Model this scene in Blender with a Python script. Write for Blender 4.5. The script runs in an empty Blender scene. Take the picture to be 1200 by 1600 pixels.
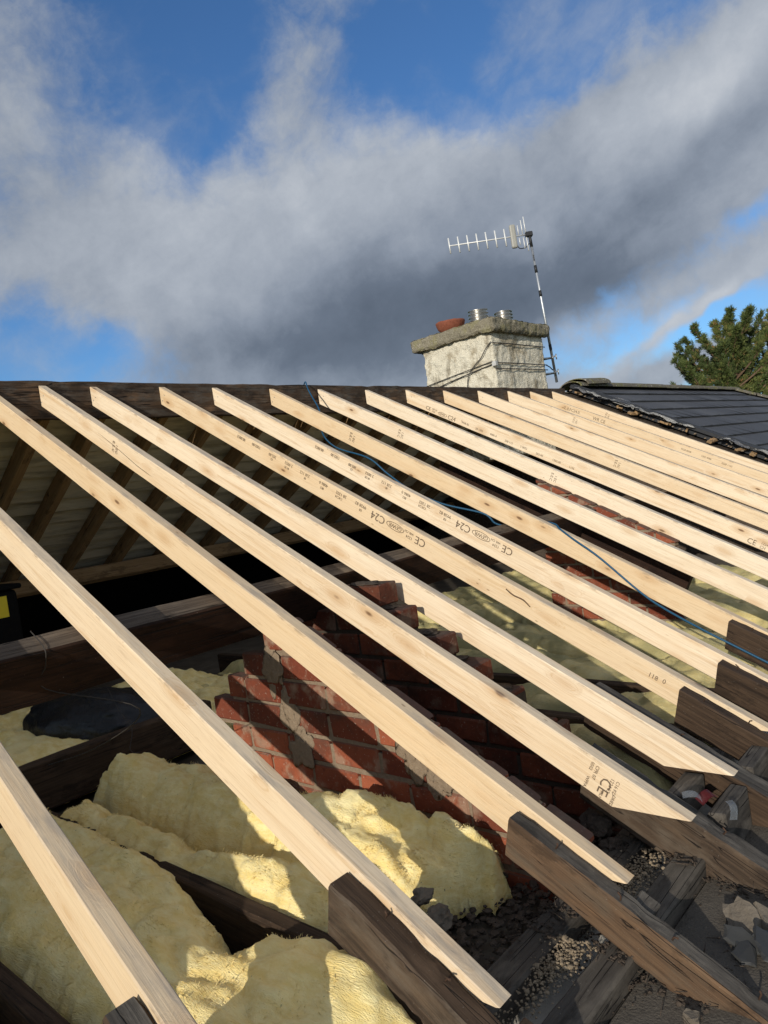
import bpy, bmesh, math, random
from mathutils import Vector, Matrix, noise
random.seed(7)
C = bpy.context.scene.collection
R = math.radians
PI = math.pi

# ------------------------------------------------------------------ frame of the roof
# origin = the photographer's eye, X along the ridge, Y level towards the ridge, Z up
TH = R(28.5)
UU = Vector((0, math.cos(TH), math.sin(TH)))      # up the slope
NN = Vector((0, -math.sin(TH), math.cos(TH)))     # off the roof plane
H = 1.2067                                         # eye above the plane of the rafter tops
TR = 4.0685                                        # ridge, measured up the slope
RY, RZ = 4.151, 0.881
GROUND = -4.6

def W(X, t, dn=0.0):
    return Vector((X, 0, 0)) + UU * t + NN * (dn - H)

# ------------------------------------------------------------------ node helper
class Val:
    def __init__(s, g, sock): s.g, s.s = g, sock
    def _m(s, op, *a): return s.g.math(op, s, *a)
    def __add__(s, o): return s._m('ADD', o)
    __radd__ = __add__
    def __sub__(s, o): return s._m('SUBTRACT', o)
    def __rsub__(s, o): return s.g.math('SUBTRACT', o, s)
    def __mul__(s, o): return s._m('MULTIPLY', o)
    __rmul__ = __mul__
    def __truediv__(s, o): return s._m('DIVIDE', o)

class G:
    def __init__(s, tree): s.t = tree
    def n(s, typ, **k):
        o = s.t.nodes.new(typ)
        for a, b in k.items(): setattr(o, a, b)
        return o
    def put(s, sock, v):
        if isinstance(v, Val): s.t.links.new(v.s, sock)
        elif hasattr(v, 'is_output'): s.t.links.new(v, sock)
        elif v is not None:
            try: sock.default_value = v
            except Exception: sock.default_value = tuple(v)
    def math(s, op, *a, clamp=False):
        o = s.n('ShaderNodeMath', operation=op, use_clamp=clamp)
        for i, v in enumerate(a): s.put(o.inputs[i], v)
        return Val(s, o.outputs[0])
    def smooth(s, v, a, b):
        o = s.n('ShaderNodeMapRange', interpolation_type='SMOOTHSTEP')
        s.put(o.inputs['Value'], v); s.put(o.inputs['From Min'], a); s.put(o.inputs['From Max'], b)
        return Val(s, o.outputs['Result'])
    def lin(s, v, a, b, c, d):
        o = s.n('ShaderNodeMapRange')
        for k, x in (('Value', v), ('From Min', a), ('From Max', b), ('To Min', c), ('To Max', d)): s.put(o.inputs[k], x)
        return Val(s, o.outputs['Result'])
    def mix(s, f, a, b, blend='MIX'):
        o = s.n('ShaderNodeMix', data_type='RGBA', blend_type=blend)
        s.put(o.inputs[0], f)
        for i, v in ((6, a), (7, b)):
            if isinstance(v, tuple) and len(v) == 3: v = (*v, 1)
            s.put(o.inputs[i], v)
        return Val(s, o.outputs[2])
    def coord(s, which='Object'): return Val(s, s.n('ShaderNodeTexCoord').outputs[which])
    def mapv(s, v, scale=(1, 1, 1), loc=(0, 0, 0)):
        o = s.n('ShaderNodeMapping'); s.put(o.inputs['Vector'], v)
        s.put(o.inputs['Scale'], scale); s.put(o.inputs['Location'], loc)
        return Val(s, o.outputs[0])
    def vadd(s, a, b):
        o = s.n('ShaderNodeVectorMath', operation='ADD'); s.put(o.inputs[0], a); s.put(o.inputs[1], b)
        return Val(s, o.outputs[0])
    def vscale(s, a, k):
        o = s.n('ShaderNodeVectorMath', operation='SCALE'); s.put(o.inputs[0], a); s.put(o.inputs['Scale'], k)
        return Val(s, o.outputs[0])
    def sep(s, v):
        o = s.n('ShaderNodeSeparateXYZ'); s.put(o.inputs[0], v)
        return [Val(s, x) for x in o.outputs]
    def noise(s, v, scale=5, detail=4, rough=.55, dist=0, col=False):
        o = s.n('ShaderNodeTexNoise'); s.put(o.inputs['Vector'], v)
        for k, x in (('Scale', scale), ('Detail', detail), ('Roughness', rough), ('Distortion', dist)): s.put(o.inputs[k], x)
        return Val(s, o.outputs['Color' if col else 'Fac'])
    def voro(s, v, scale=5, feature='F1', out='Distance', rand=1):
        o = s.n('ShaderNodeTexVoronoi', feature=feature); s.put(o.inputs['Vector'], v)
        s.put(o.inputs['Scale'], scale); s.put(o.inputs['Randomness'], rand)
        return Val(s, o.outputs[out])
    def ramp(s, v, stops):
        o = s.n('ShaderNodeValToRGB'); s.put(o.inputs[0], v)
        e = o.color_ramp.elements
        while len(e) < len(stops): e.new(.5)
        for q, (p, c) in zip(e, stops): q.position = p; q.color = (*c, 1)
        return Val(s, o.outputs[0])

def material(name, fn):
    m = bpy.data.materials.new(name); m.use_nodes = True
    nt = m.node_tree; nt.nodes.clear()
    g = G(nt)
    out = g.n('ShaderNodeOutputMaterial'); b = g.n('ShaderNodeBsdfPrincipled')
    nt.links.new(b.outputs[0], out.inputs[0])
    d = fn(g)
    g.put(b.inputs['Base Color'], (*d['col'], 1) if isinstance(d['col'], tuple) else d['col'])
    g.put(b.inputs['Roughness'], d.get('rough', .8))
    g.put(b.inputs['Metallic'], d.get('metal', 0))
    g.put(b.inputs['Specular IOR Level'], d.get('spec', .3))
    if 'sss' in d:
        b.inputs['Subsurface Weight'].default_value = d['sss']; b.inputs['Subsurface Radius'].default_value = (1, .8, .35); b.inputs['Subsurface Scale'].default_value = .022
    if 'trans' in d: g.put(b.inputs['Transmission Weight'], d['trans'])
    if 'alpha' in d: g.put(b.inputs['Alpha'], d['alpha'])
    if 'bump' in d:
        bp = g.n('ShaderNodeBump'); g.put(bp.inputs['Height'], d['bump'])
        bp.inputs['Distance'].default_value = d.get('bd', .004); bp.inputs['Strength'].default_value = d.get('bs', 1)
        nt.links.new(bp.outputs[0], b.inputs['Normal'])
    return m

def rnd_offset(g, v, k=37):
    oi = g.n('ShaderNodeObjectInfo')
    r = Val(g, oi.outputs['Random'])
    cv = g.n('ShaderNodeCombineXYZ')
    for i, q in enumerate((k, 1.7 * k, .6 * k)): g.put(cv.inputs[i], r * q)
    return g.vadd(v, Val(g, cv.outputs[0])), r

# ------------------------------------------------------------------ materials
def f_newwood(g):
    o = g.coord('Object'); v, r = rnd_offset(g, o)
    warp = g.noise(g.mapv(v, (2.2, 9, 9)), 1, 2, .5, col=True)
    vw = g.vadd(v, g.vscale(warp, .022))
    # knots: a warped grid of rare dark eyes
    kv = g.mapv(vw, (5.2, 15, 15))
    kd = g.voro(kv, 1, rand=.95)
    kc = g.sep(g.voro(kv, 1, out='Color', rand=.95))[0]
    pick = g.smooth(kc, .60, .66)
    halo = g.math('MULTIPLY', 1 - g.smooth(kd, .10, .52), pick)
    eye = g.math('MULTIPLY', 1 - g.smooth(kd, .05, .15), pick)
    grain = g.noise(g.vadd(g.mapv(vw, (1.1, 46, 46)), g.vscale(warp, halo * 9)), 1, 5, .62)
    fine = g.noise(g.mapv(v, (6, 230, 230)), 1, 3, .6)
    blot = g.noise(g.mapv(v, (2.4, 10, 10)), 1, 3, .5)
    late = g.smooth(grain, .5, .72)
    c = g.mix(late, (.75, .615, .435), (.61, .445, .275))
    c = g.mix(g.smooth(blot, .50, .76) * .5, c, (.60, .42, .24))
    c = g.mix(g.smooth(r, .45, 1) * .6, c, (.60, .42, .22))
    c = g.mix((1 - g.smooth(r, 0, .35)) * .4, c, (.74, .64, .49))
    band = g.noise(g.mapv(v, (.5, 14, 14), (8, 8, 8)), 1, 2, .5)
    c = g.mix(g.smooth(band, .5, .7) * .4, c, (.66, .47, .27))
    c = g.mix(g.math('MULTIPLY', g.smooth(fine, .4, .75), .22), c, (.40, .265, .14))
    hair = g.noise(g.mapv(vw, (1.6, 95, 95), (6, 2, 4)), 1, 2, .5)
    c = g.mix(1 - g.smooth(g.math('ABSOLUTE', hair - .5), .0, .02), c, g.mix(.32, c, (.36, .22, .11)))
    c = g.mix(halo * .6, c, (.50, .31, .15))
    c = g.mix(eye * .88, c, (.135, .068, .03))
    pk = g.voro(g.mapv(v, (11, 30, 30), (2, 5, 9)), 1, rand=1)
    pc_ = g.sep(g.voro(g.mapv(v, (11, 30, 30), (2, 5, 9)), 1, out='Color', rand=1))[1]
    c = g.mix(g.math('MULTIPLY', 1 - g.smooth(pk, .05, .13), g.smooth(pc_, .86, .88)) * .8, c, (.20, .11, .05))
    # weather and handling marks on the upper edge
    z = g.sep(o)[2]
    yy = g.sep(o)[1]
    arr = g.smooth(g.math('ABSOLUTE', yy), .0175, .0215) * g.smooth(z, -.012, -.002)
    c = g.mix(arr * g.smooth(g.noise(g.mapv(v, (14, 30, 30)), 1, 4, .65), .52, .66) * .7, c, (.30, .22, .14))
    boot = g.smooth(g.noise(g.mapv(v, (3.2, 7, 7), (4, 1, 6)), 1, 5, .68), .60, .72)
    c = g.mix(boot * .20, c, (.36, .29, .21))
    top = g.smooth(z, -.003, -.0005)
    dirt = g.smooth(g.noise(g.mapv(v, (5, 26, 26)), 1, 4, .65), .47, .68)
    c = g.mix(top * (dirt * .45 + .22), c, (.27, .235, .195))
    return dict(col=c, rough=.62, spec=.25, bump=grain * .6 + fine * .5 - eye * .3 + g.noise(g.mapv(v, (320, 20, 20)), 1, 2, .5) * .3, bd=.0018)

def f_endgrain(g):
    o = g.coord('Object'); v, r = rnd_offset(g, o)
    c = g.mix(g.noise(g.mapv(v, (60, 60, 60)), 1, 3), (.50, .36, .20), (.36, .24, .12))
    return dict(col=c, rough=.9)

def oldwood(dark, mid, light, amt=.5, grey=None):
    def f(g):
        o = g.coord('Object'); v, r = rnd_offset(g, o)
        warp = g.noise(g.mapv(v, (2, 9, 9)), 1, 2, .5, col=True)
        vw = g.vadd(v, g.vscale(warp, .012))
        grain = g.noise(g.mapv(vw, (2.2, 120, 120)), 1, 6, .68)
        blot = g.noise(g.mapv(v, (4, 14, 14)), 1, 5, .6)
        crack = g.noise(g.mapv(vw, (1.0, 26, 26), (3, 1, 2)), 1, 1, .5)
        cr = g.math('MULTIPLY', 1 - g.smooth(g.math('ABSOLUTE', crack - .5), .0, .013), g.smooth(blot, .44, .54))
        c = g.mix(g.smooth(grain, .28, .74), dark, mid)
        c = g.mix(g.smooth(g.noise(g.mapv(v, (1.2, 16, 16)), 1, 3, .5), .35, .7) * .35, c, mid)
        c = g.mix(g.smooth(blot, .50, .72) * amt, c, light)
        specks = g.smooth(g.noise(v, 190, 2, .5), .70, .78)
        c = g.mix(specks * .5, c, (.22, .20, .17))
        if grey: c = g.mix(g.smooth(g.noise(g.mapv(v, (7, 20, 20), (5, 5, 5)), 1, 5, .65), .42, .70) * .8, c, grey)
        stain = g.smooth(g.noise(g.mapv(v, (5, 11, 11), (2, 7, 1)), 1, 6, .7), .54, .64)
        c = g.mix(stain * .55, c, tuple(.45 * q for q in dark))
        c = g.mix(cr * .9, c, (.008, .006, .005))
        return dict(col=c, rough=.85, spec=.2, bump=grain * .7 + blot * .6 - cr * 1.2, bd=.003)
    return f

def f_board(g):
    o = g.coord('Object')
    x, y, z = g.sep(o)
    b1 = g.noise(g.mapv(o, (.5, 3.4, 1)), 1, 2, .5); b2 = g.noise(g.mapv(o, (1.6, 9, 3)), 1, 5, .65); b3 = g.noise(g.mapv(o, (4, 70, 10)), 1, 4, .6)
    c = g.mix(b1, (.54, .46, .33), (.82, .73, .56))
    c = g.mix(g.smooth(b2, .46, .64) * .7, c, (.25, .215, .155))
    c = g.mix(b3 * .4, c, (.42, .39, .31))
    return dict(col=c, rough=.9, spec=.1, bump=b3 + b2, bd=.004)

def f_lead(g):
    o = g.coord('Object')
    n1 = g.noise(o, 5, 6, .65); n2 = g.noise(o, 40, 5, .7); n3 = g.noise(o, 160, 3, .6)
    c = g.mix(n1, (.062, .053, .042), (.125, .108, .085))
    c = g.mix(g.smooth(n2, .52, .68) * .6, c, (.045, .038, .03))
    c = g.mix(g.smooth(n3, .62, .72) * .5, c, (.22, .19, .15))
    return dict(col=c, rough=.85, spec=.15, bump=n2 + n3 * .5, bd=.004)

def f_insul(g):
    o = g.coord('Object'); v, r = rnd_offset(g, o, 11)
    w = g.noise(v, 7, 3, .55, col=True)
    vw = g.vadd(v, g.vscale(w, .03))
    big = g.noise(vw, 5, 5, .6)
    fib = g.noise(g.mapv(vw, (26, 9, 40)), 1, 7, .72)
    fine = g.noise(g.mapv(vw, (330, 50, 330)), 1, 4, .65)
    c = g.mix(g.smooth(fib, .33, .68), (.85, .63, .22), (.97, .81, .40))
    c = g.mix(g.smooth(big, .58, .78) * .5, c, (.56, .36, .10))
    c = g.mix(g.smooth(g.noise(vw, 3.1, 3, .5), .5, .75) * .5, c, (.93, .82, .45))
    c = g.mix(g.math('MULTIPLY', fine, .2), c, (.74, .60, .27))
    dust = g.smooth(g.noise(v, 120, 2, .5), .735, .77)
    c = g.mix(dust * .7, c, (.06, .05, .04))
    return dict(col=c, rough=1, spec=.05, bump=fib * 1.0 + fine * 1.0 + big * .6, bd=.005, sss=.12)

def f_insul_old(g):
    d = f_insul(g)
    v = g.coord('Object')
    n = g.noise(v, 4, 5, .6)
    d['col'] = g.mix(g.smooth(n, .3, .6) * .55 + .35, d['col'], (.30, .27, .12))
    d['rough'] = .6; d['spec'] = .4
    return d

def f_brick(g):
    o = g.coord('Object')
    at = g.n('ShaderNodeAttribute', attribute_name='tint')
    a = g.sep(Val(g, at.outputs['Color']))[0]
    n1 = g.noise(o, 30, 5, .65); n2 = g.noise(o, 9, 4, .6)
    c = g.mix(a, (.155, .043, .024), (.33, .098, .047))
    c = g.mix(g.smooth(n1, .5, .75) * .6, c, (.11, .036, .025))
    c = g.mix(g.smooth(g.noise(o, 5, 5, .65), .48, .66) * .6, c, (.075, .045, .032))
    c = g.mix(g.smooth(n2, .53, .66) * .5, c, (.33, .26, .18))
    c = g.mix(g.smooth(g.noise(o, 110, 2, .5), .64, .72) * .5, c, (.42, .34, .26))
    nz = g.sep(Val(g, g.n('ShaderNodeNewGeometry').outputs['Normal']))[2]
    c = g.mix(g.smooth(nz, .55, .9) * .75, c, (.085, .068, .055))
    return dict(col=c, rough=.95, spec=.1, bump=n1 + n2 * .5, bd=.006)

def f_soot_shade(g):
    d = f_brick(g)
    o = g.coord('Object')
    d['col'] = g.mix(g.lin(g.noise(o, 6, 5, .6), .3, .7, .15, .7), d['col'], (.030, .018, .013))  # soot, plus the shade of the rear brick leaf painted into the colour
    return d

def f_mortar(g):
    o = g.coord('Object'); n1 = g.noise(o, 60, 5, .7)
    c = g.mix(n1, (.15, .108, .072), (.32, .248, .17))
    return dict(col=c, rough=1, spec=.05, bump=n1, bd=.008)

def f_render(g):
    o = g.coord('Object')
    n1 = g.noise(o, 22, 6, .7); n2 = g.noise(o, 4.5, 5, .62); n3 = g.noise(g.mapv(o, (7, 7, 2.2)), 1, 4, .6)
    c = g.mix(n1, (.62, .56, .43), (.80, .74, .58))
    c = g.mix(g.smooth(n2, .50, .66) * .7, c, (.33, .265, .165))
    c = g.mix(g.smooth(n3, .54, .70) * .7, c, (.19, .155, .10))
    c = g.mix(g.smooth(n1, .63, .72) * .55, c, (.16, .13, .09))
    return dict(col=c, rough=1, spec=.05, bump=n1 * 1.3 + n2, bd=.035)

def f_cap(g):
    o = g.coord('Object')
    n1 = g.noise(o, 40, 5, .7); n2 = g.noise(o, 9, 4, .6)
    c = g.mix(n1, (.13, .115, .08), (.30, .265, .19))
    c = g.mix(g.smooth(n2, .48, .62) * .6, c, (.21, .19, .09))
    c = g.mix(g.smooth(g.noise(o, 75, 2, .5), .62, .68), c, (.42, .38, .29))
    return dict(col=c, rough=1, spec=.05, bump=n1, bd=.02)

def f_lichen(g):
    o = g.coord('Object'); v, r = rnd_offset(g, o, 9)
    n1 = g.noise(v, 26, 4, .65)
    c = g.mix(n1, (.085, .075, .058), (.17, .15, .11))
    c = g.mix(g.smooth(g.noise(v, 6, 4, .6), .5, .62) * .7, c, (.14, .135, .045))
    c = g.mix(g.smooth(g.noise(v, 46, 3, .6), .60, .66) * .8, c, (.48, .46, .38))
    return dict(col=c, rough=.95, spec=.1, bump=n1, bd=.012)

def f_slate(g):
    o = g.coord('Object')
    at = g.n('ShaderNodeAttribute', attribute_name='tint')
    a = g.sep(Val(g, at.outputs['Color']))[0]
    n1 = g.noise(o, 9, 5, .6)
    c = g.mix(a, (.066, .065, .066), (.086, .085, .086))
    c = g.mix(g.smooth(n1, .5, .72) * .35, c, (.055, .055, .056))
    return dict(col=c, rough=.7, spec=.22, bump=g.noise(o, 60, 4, .6), bd=.002)

def plain(col, rough=.7, metal=0, spec=.3, var=.25, scale=25, bd=.002, **k):
    def f(g):
        o = g.coord('Object'); n1 = g.noise(o, scale, 5, .6)
        c = g.mix(n1, tuple(x * (1 - var) for x in col), tuple(min(1, x * (1 + var)) for x in col))
        return dict(col=c, rough=rough, metal=metal, spec=spec, bump=n1, bd=bd, **k)
    return f

M = dict(
    new=material('new pine', f_newwood), newend=material('sawn pine end', f_endgrain),
    old=material('old dark timber', oldwood((.018, .011, .007), (.066, .041, .024), (.11, .07, .042), .5)),
    oldred=material('old reddish timber', oldwood((.050, .030, .018), (.140, .085, .047), (.22, .125, .062), .6, (.10, .075, .05))),
    oldbrown=material('old brown timber', oldwood((.026, .018, .012), (.078, .052, .033), (.125, .085, .052), .6, (.11, .085, .06))),
    oldtop=material('weathered timber top', oldwood((.030, .026, .021), (.070, .060, .049), (.11, .095, .076), .6, (.14, .122, .098))),
    black=material('blackened timber', oldwood((.010, .005, .0035), (.034, .016, .009), (.055, .027, .015), .5)),
    purltop=material('dusty purlin top', oldwood((.045, .033, .024), (.115, .09, .066), (.18, .14, .10), .7)),
    ridge=material('ridge timber', oldwood((.020, .014, .010), (.085, .054, .033), (.17, .10, .055), .8, (.09, .08, .066))),
    board=material('sarking board', f_board),
    brown=material('brown rafter', oldwood((.18, .11, .05), (.34, .215, .105), (.42, .28, .15), .5)),
    ins=material('mineral wool', f_insul), insold=material('aged mineral wool', f_insul_old),
    brick=material('red brick', f_brick), mortar=material('lime mortar', f_mortar), soot_shade=material('sooty brick', f_soot_shade), soot_shade_m=material('sooty mortar', plain((.06, .048, .036), 1, 0, .05, .5, 40, .006)),
    render=material('rough cast', f_render), cap=material('weathered concrete', f_cap),
    lichen=material('lichened tile', f_lichen), slate=material('slate grey tile', f_slate),
    steel=material('stainless steel', plain((.50, .48, .44), .34, 1, .5, .15)),
    alu=material('dull aluminium', plain((.66, .65, .61), .5, .25, .5, .12)),
    galv=material('galvanised tube', plain((.42, .43, .43), .45, .85, .5, .15)),
    plastic=material('pale plastic', plain((.28, .27, .23), .5, 0, .4, .1)),
    tape=material('black tape', plain((.02, .02, .02), .5)),
    terra=material('terracotta', plain((.20, .065, .036), .8, 0, .2, .45, 22, .006)),
    soot=material('soot', plain((.02, .018, .016), .95)),
    poly=material('black polythene', plain((.012, .012, .013), .42, 0, .35, .2, 14, .012)),
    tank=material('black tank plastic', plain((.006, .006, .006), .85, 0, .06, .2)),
    felt=material('torn felt', plain((.21, .21, .215), .55, 0, .4, .5, 18, .01)),
    white=material('white membrane', plain((.44, .43, .40), .6, 0, .3, .3, 20, .006)),
    plate=material('grey plate timber', oldwood((.045, .038, .03), (.082, .071, .057), (.115, .10, .08), .7, (.13, .112, .088))),
    black_trim=material('black verge trim', plain((.022, .023, .025), .5, 0, .35, .2)),
    blue=material('blue rope', plain((.010, .065, .125), .5, 0, .35, .2, 90)),
    wire=material('thin dark wire', plain((.035, .03, .025), .6)),
    yellow=material('yellow label', plain((.62, .48, .015), .5, 0, .4, .1)),
    ink=material('stamp ink', plain((.15, .108, .072), .8, 0, .1, .4, 160)),
    lead=material('grey eaves sheet', f_lead),
    rubble=material('dark rubble', plain((.07, .054, .041), .95, 0, .1, .75, 60, .012)),
    stone=material('pale broken stone', plain((.135, .113, .086), .95, 0, .1, .35, 30, .01)),
    slatebit=material('slate shard', plain((.036, .036, .034), .6, 0, .3, .3, 14, .003)),
    crumb=material('mortar crumbs', plain((.23, .18, .12), 1, 0, .05, .7, 40)),
    clear=material('clear plastic', lambda g: dict(col=(.20, .22, .24), rough=.14, spec=.6, alpha=.4)),
    redp=material('red plastic', plain((.11, .012, .012), .35, 0, .5, .2)),
    bark=material('pine bark', plain((.13, .085, .055), .95, 0, .1, .4, 14, .02)),
    rust=material('rusty nail', plain((.075, .042, .026), .8, .3, .3, .4, 60)),
    house=material('roughcast house wall', plain((.42, .39, .33), .95, 0, .1, .25, 20, .01)),
    plaster=material('ceiling lath', plain((.10, .085, .065), .95, 0, .1, .5, 9, .01)),
)
def f_needles(g):
    at = g.n('ShaderNodeAttribute', attribute_name='tint')
    a = g.sep(Val(g, at.outputs['Color']))[0]
    return dict(col=g.ramp(a, [(0, (.045, .066, .020)), (.5, (.105, .130, .032)), (.85, (.18, .175, .05)), (1, (.22, .13, .05))]), rough=.7, spec=.25)
M['needles'] = material('pine needles', f_needles)
def f_ground(g):
    o = g.coord('Object'); n1 = g.noise(o, .6, 6, .6)
    return dict(col=g.mix(n1, (.035, .06, .018), (.075, .085, .03)), rough=1, bump=g.noise(o, 9, 4), bd=.05)
M['ground'] = material('grass ground', f_ground)

# ------------------------------------------------------------------ object helpers
def link(name, me, parent=None, mw=None, mats=(), smooth=False):
    o = bpy.data.objects.new(name, me); C.objects.link(o)
    for m in mats: me.materials.append(m)
    if smooth:
        for p in me.polygons: p.use_smooth = True
    if parent is not None: o.parent = parent
    if mw is not None: o.matrix_world = mw if parent is None else mw
    return o

def tag(o, label=None, cat=None, group=None, kind=None):
    if label: o['label'] = label
    if cat: o['category'] = cat
    if group: o['group'] = group
    if kind: o['kind'] = kind
    return o

def thing(name, loc, label, cat, group=None):
    o = bpy.data.objects.new(name, None); C.objects.link(o)
    o.location = loc; o.empty_display_size = .1
    return tag(o, label, cat, group)

def mesh_of(bm, name='m'):
    bmesh.ops.recalc_face_normals(bm, faces=bm.faces[:])
    me = bpy.data.meshes.new(name); bm.to_mesh(me); bm.free()
    return me

def obj(name, bm, mats, parent=None, mw=None, smooth=False):
    """link a bmesh written in world space (or in the frame mw); a child keeps its place"""
    if not isinstance(mats, (list, tuple)): mats = [mats]
    me = mesh_of(bm, name)
    o = bpy.data.objects.new(name, me); C.objects.link(o)
    for m in mats: me.materials.append(m)
    if smooth:
        for p in me.polygons: p.use_smooth = True
    if parent is not None:
        o.parent = parent
        base = Matrix.Translation(parent.location) if parent.type == 'EMPTY' else parent.matrix_basis
        o.matrix_basis = base.inverted() @ (mw if mw is not None else Matrix())
    elif mw is not None:
        o.matrix_basis = mw
    return o

def add_box(bm, cx, cy, cz, sx, sy, sz, bev=0, rot=None, jit=0, mi=0, seg=1):
    r = bmesh.ops.create_cube(bm, size=1)
    vs = r['verts']
    for v in vs:
        v.co = Vector((v.co.x * sx, v.co.y * sy, v.co.z * sz))
        if jit: v.co += Vector([random.uniform(-jit, jit) for _ in range(3)])
        if rot is not None: v.co = rot @ v.co
        v.co += Vector((cx, cy, cz))
    fs = {f for v in vs for f in v.link_faces}
    if bev:
        es = {e for v in vs for e in v.link_edges}
        q = bmesh.ops.bevel(bm, geom=list(es), offset=bev, segments=seg, affect='EDGES', profile=.5)
        fs |= set(q['faces'])
    for f in fs:
        if f.is_valid: f.material_index = mi
    return fs

def add_tube(bm, pts, rad, n=8, cap=True, mi=0):
    pts = [Vector(p) for p in pts]; rings = []
    for i, p in enumerate(pts):
        a = pts[max(0, i - 1)]; b = pts[min(len(pts) - 1, i + 1)]
        t = (b - a).normalized()
        s = t.orthogonal().normalized() if i == 0 else (prev - t * prev.dot(t)).normalized()
        prev = s; q = t.cross(s)
        rr = rad[i] if isinstance(rad, (list, tuple)) else rad
        rings.append([bm.verts.new(p + (s * math.cos(2 * PI * k / n) + q * math.sin(2 * PI * k / n)) * rr) for k in range(n)])
    for a, b in zip(rings, rings[1:]):
        for k in range(n):
            f = bm.faces.new((a[k], a[(k + 1) % n], b[(k + 1) % n], b[k])); f.material_index = mi; f.smooth = True
    if cap:
        for q in (rings[0], rings[-1][::-1]):
            try: bm.faces.new(q).material_index = mi
            except ValueError: pass
    return rings

def spline(pts, k=10):
    pts = [Vector(p) for p in pts]; out = []
    P = [pts[0]] + pts + [pts[-1]]
    for i in range(1, len(P) - 2):
        for j in range(k):
            t = j / k
            out.append(.5 * ((2 * P[i]) + (P[i + 1] - P[i - 1]) * t + (2 * P[i - 1] - 5 * P[i] + 4 * P[i + 1] - P[i + 2]) * t * t
                             + (-P[i - 1] + 3 * P[i] - 3 * P[i + 1] + P[i + 2]) * t ** 3))
    out.append(pts[-1]); return out

def add_lathe(bm, prof, n=24, base=(0, 0, 0), mi=0, wob=0):
    b = Vector(base); rings = []
    for (r, z) in prof:
        rings.append([bm.verts.new(b + Vector((r * math.cos(2 * PI * k / n), r * math.sin(2 * PI * k / n),
                      z + wob * noise.noise(Vector((3 * math.cos(2 * PI * k / n), 3 * math.sin(2 * PI * k / n), z * 4)))))) for k in range(n)])
    for a, c in zip(rings, rings[1:]):
        for k in range(n):
            f = bm.faces.new((a[k], a[(k + 1) % n], c[(k + 1) % n], c[k])); f.material_index = mi; f.smooth = True
    return rings

def rock(bm, c, size, seed, squash=(1, 1, 1), sub=2, amp=.35, mi=0):
    r = bmesh.ops.create_icosphere(bm, subdivisions=sub, radius=1)
    for v in r['verts']:
        p = v.co.copy()
        k = 1 + amp * noise.noise(p * 1.3 + Vector((seed, seed * 2.3, 0))) + .5 * amp * noise.noise(p * 3.1 + Vector((0, seed, 5)))
        q = Vector((p.x * squash[0], p.y * squash[1], p.z * squash[2])) * k * size
        v.co = Vector(c) + q
    for f in {f for v in r['verts'] for f in v.link_faces}: f.material_index = mi

# a length of timber: local x along it, z = outward, y sideways; section w x h, top face at z = 0
def timber_mesh(L, w, h, k0=0, k1=0, ch=.003, nseg=30, rough=0, seed=0, bow=0, yoff=0):
    bm = bmesh.new(); rings = []
    hw = w / 2
    sec = [(-hw + ch, 0), (hw - ch, 0), (hw, -ch), (hw, -h + ch), (hw - ch, -h), (-hw + ch, -h), (-hw, -h + ch), (-hw, -ch)]
    for i in range(nseg + 1):
        f = i / nseg; ring = []
        for (y, z) in sec:
            x0 = k0 * z; x1 = L + k1 * z
            x = x0 + (x1 - x0) * f
            dy = bow * .2 * math.sin(PI * f + seed); dz = bow * .6 * math.sin(2 * PI * f + seed * 2)
            if rough:
                q = Vector((x * 4, y * 9, z * 9 + seed * 7.7))
                dy += rough * noise.noise(q); dz += rough * noise.noise(q + Vector((9, 3, 1)))
                q *= 5
                dy += .35 * rough * noise.noise(q); dz += .35 * rough * noise.noise(q + Vector((2, 8, 4)))
                if rough > .0045 and z > -.5 * h:
                    chip = max(0, noise.noise(Vector((x * 11, y * 4, seed * 3))) - .25) * rough * 2.2
                    dz -= chip; dy -= chip * .8 * (1 if y > 0 else -1)
            ring.append(bm.verts.new((x, y + yoff + dy, z + dz)))
        rings.append(ring)
    for a, b in zip(rings, rings[1:]):
        for k in range(8):
            f = bm.faces.new((a[k], a[(k + 1) % 8], b[(k + 1) % 8], b[k]))
            f.material_index = 1 if k == 0 else 0
    for r in (rings[0], rings[-1]): bm.faces.new(r).material_index = 2
    return bm

def frame(p0, xdir, up):
    x = xdir.normalized(); y = up.cross(x).normalized(); z = x.cross(y)
    m = Matrix((x, y, z)).transposed().to_4x4(); m.translation = p0
    return m

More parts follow.
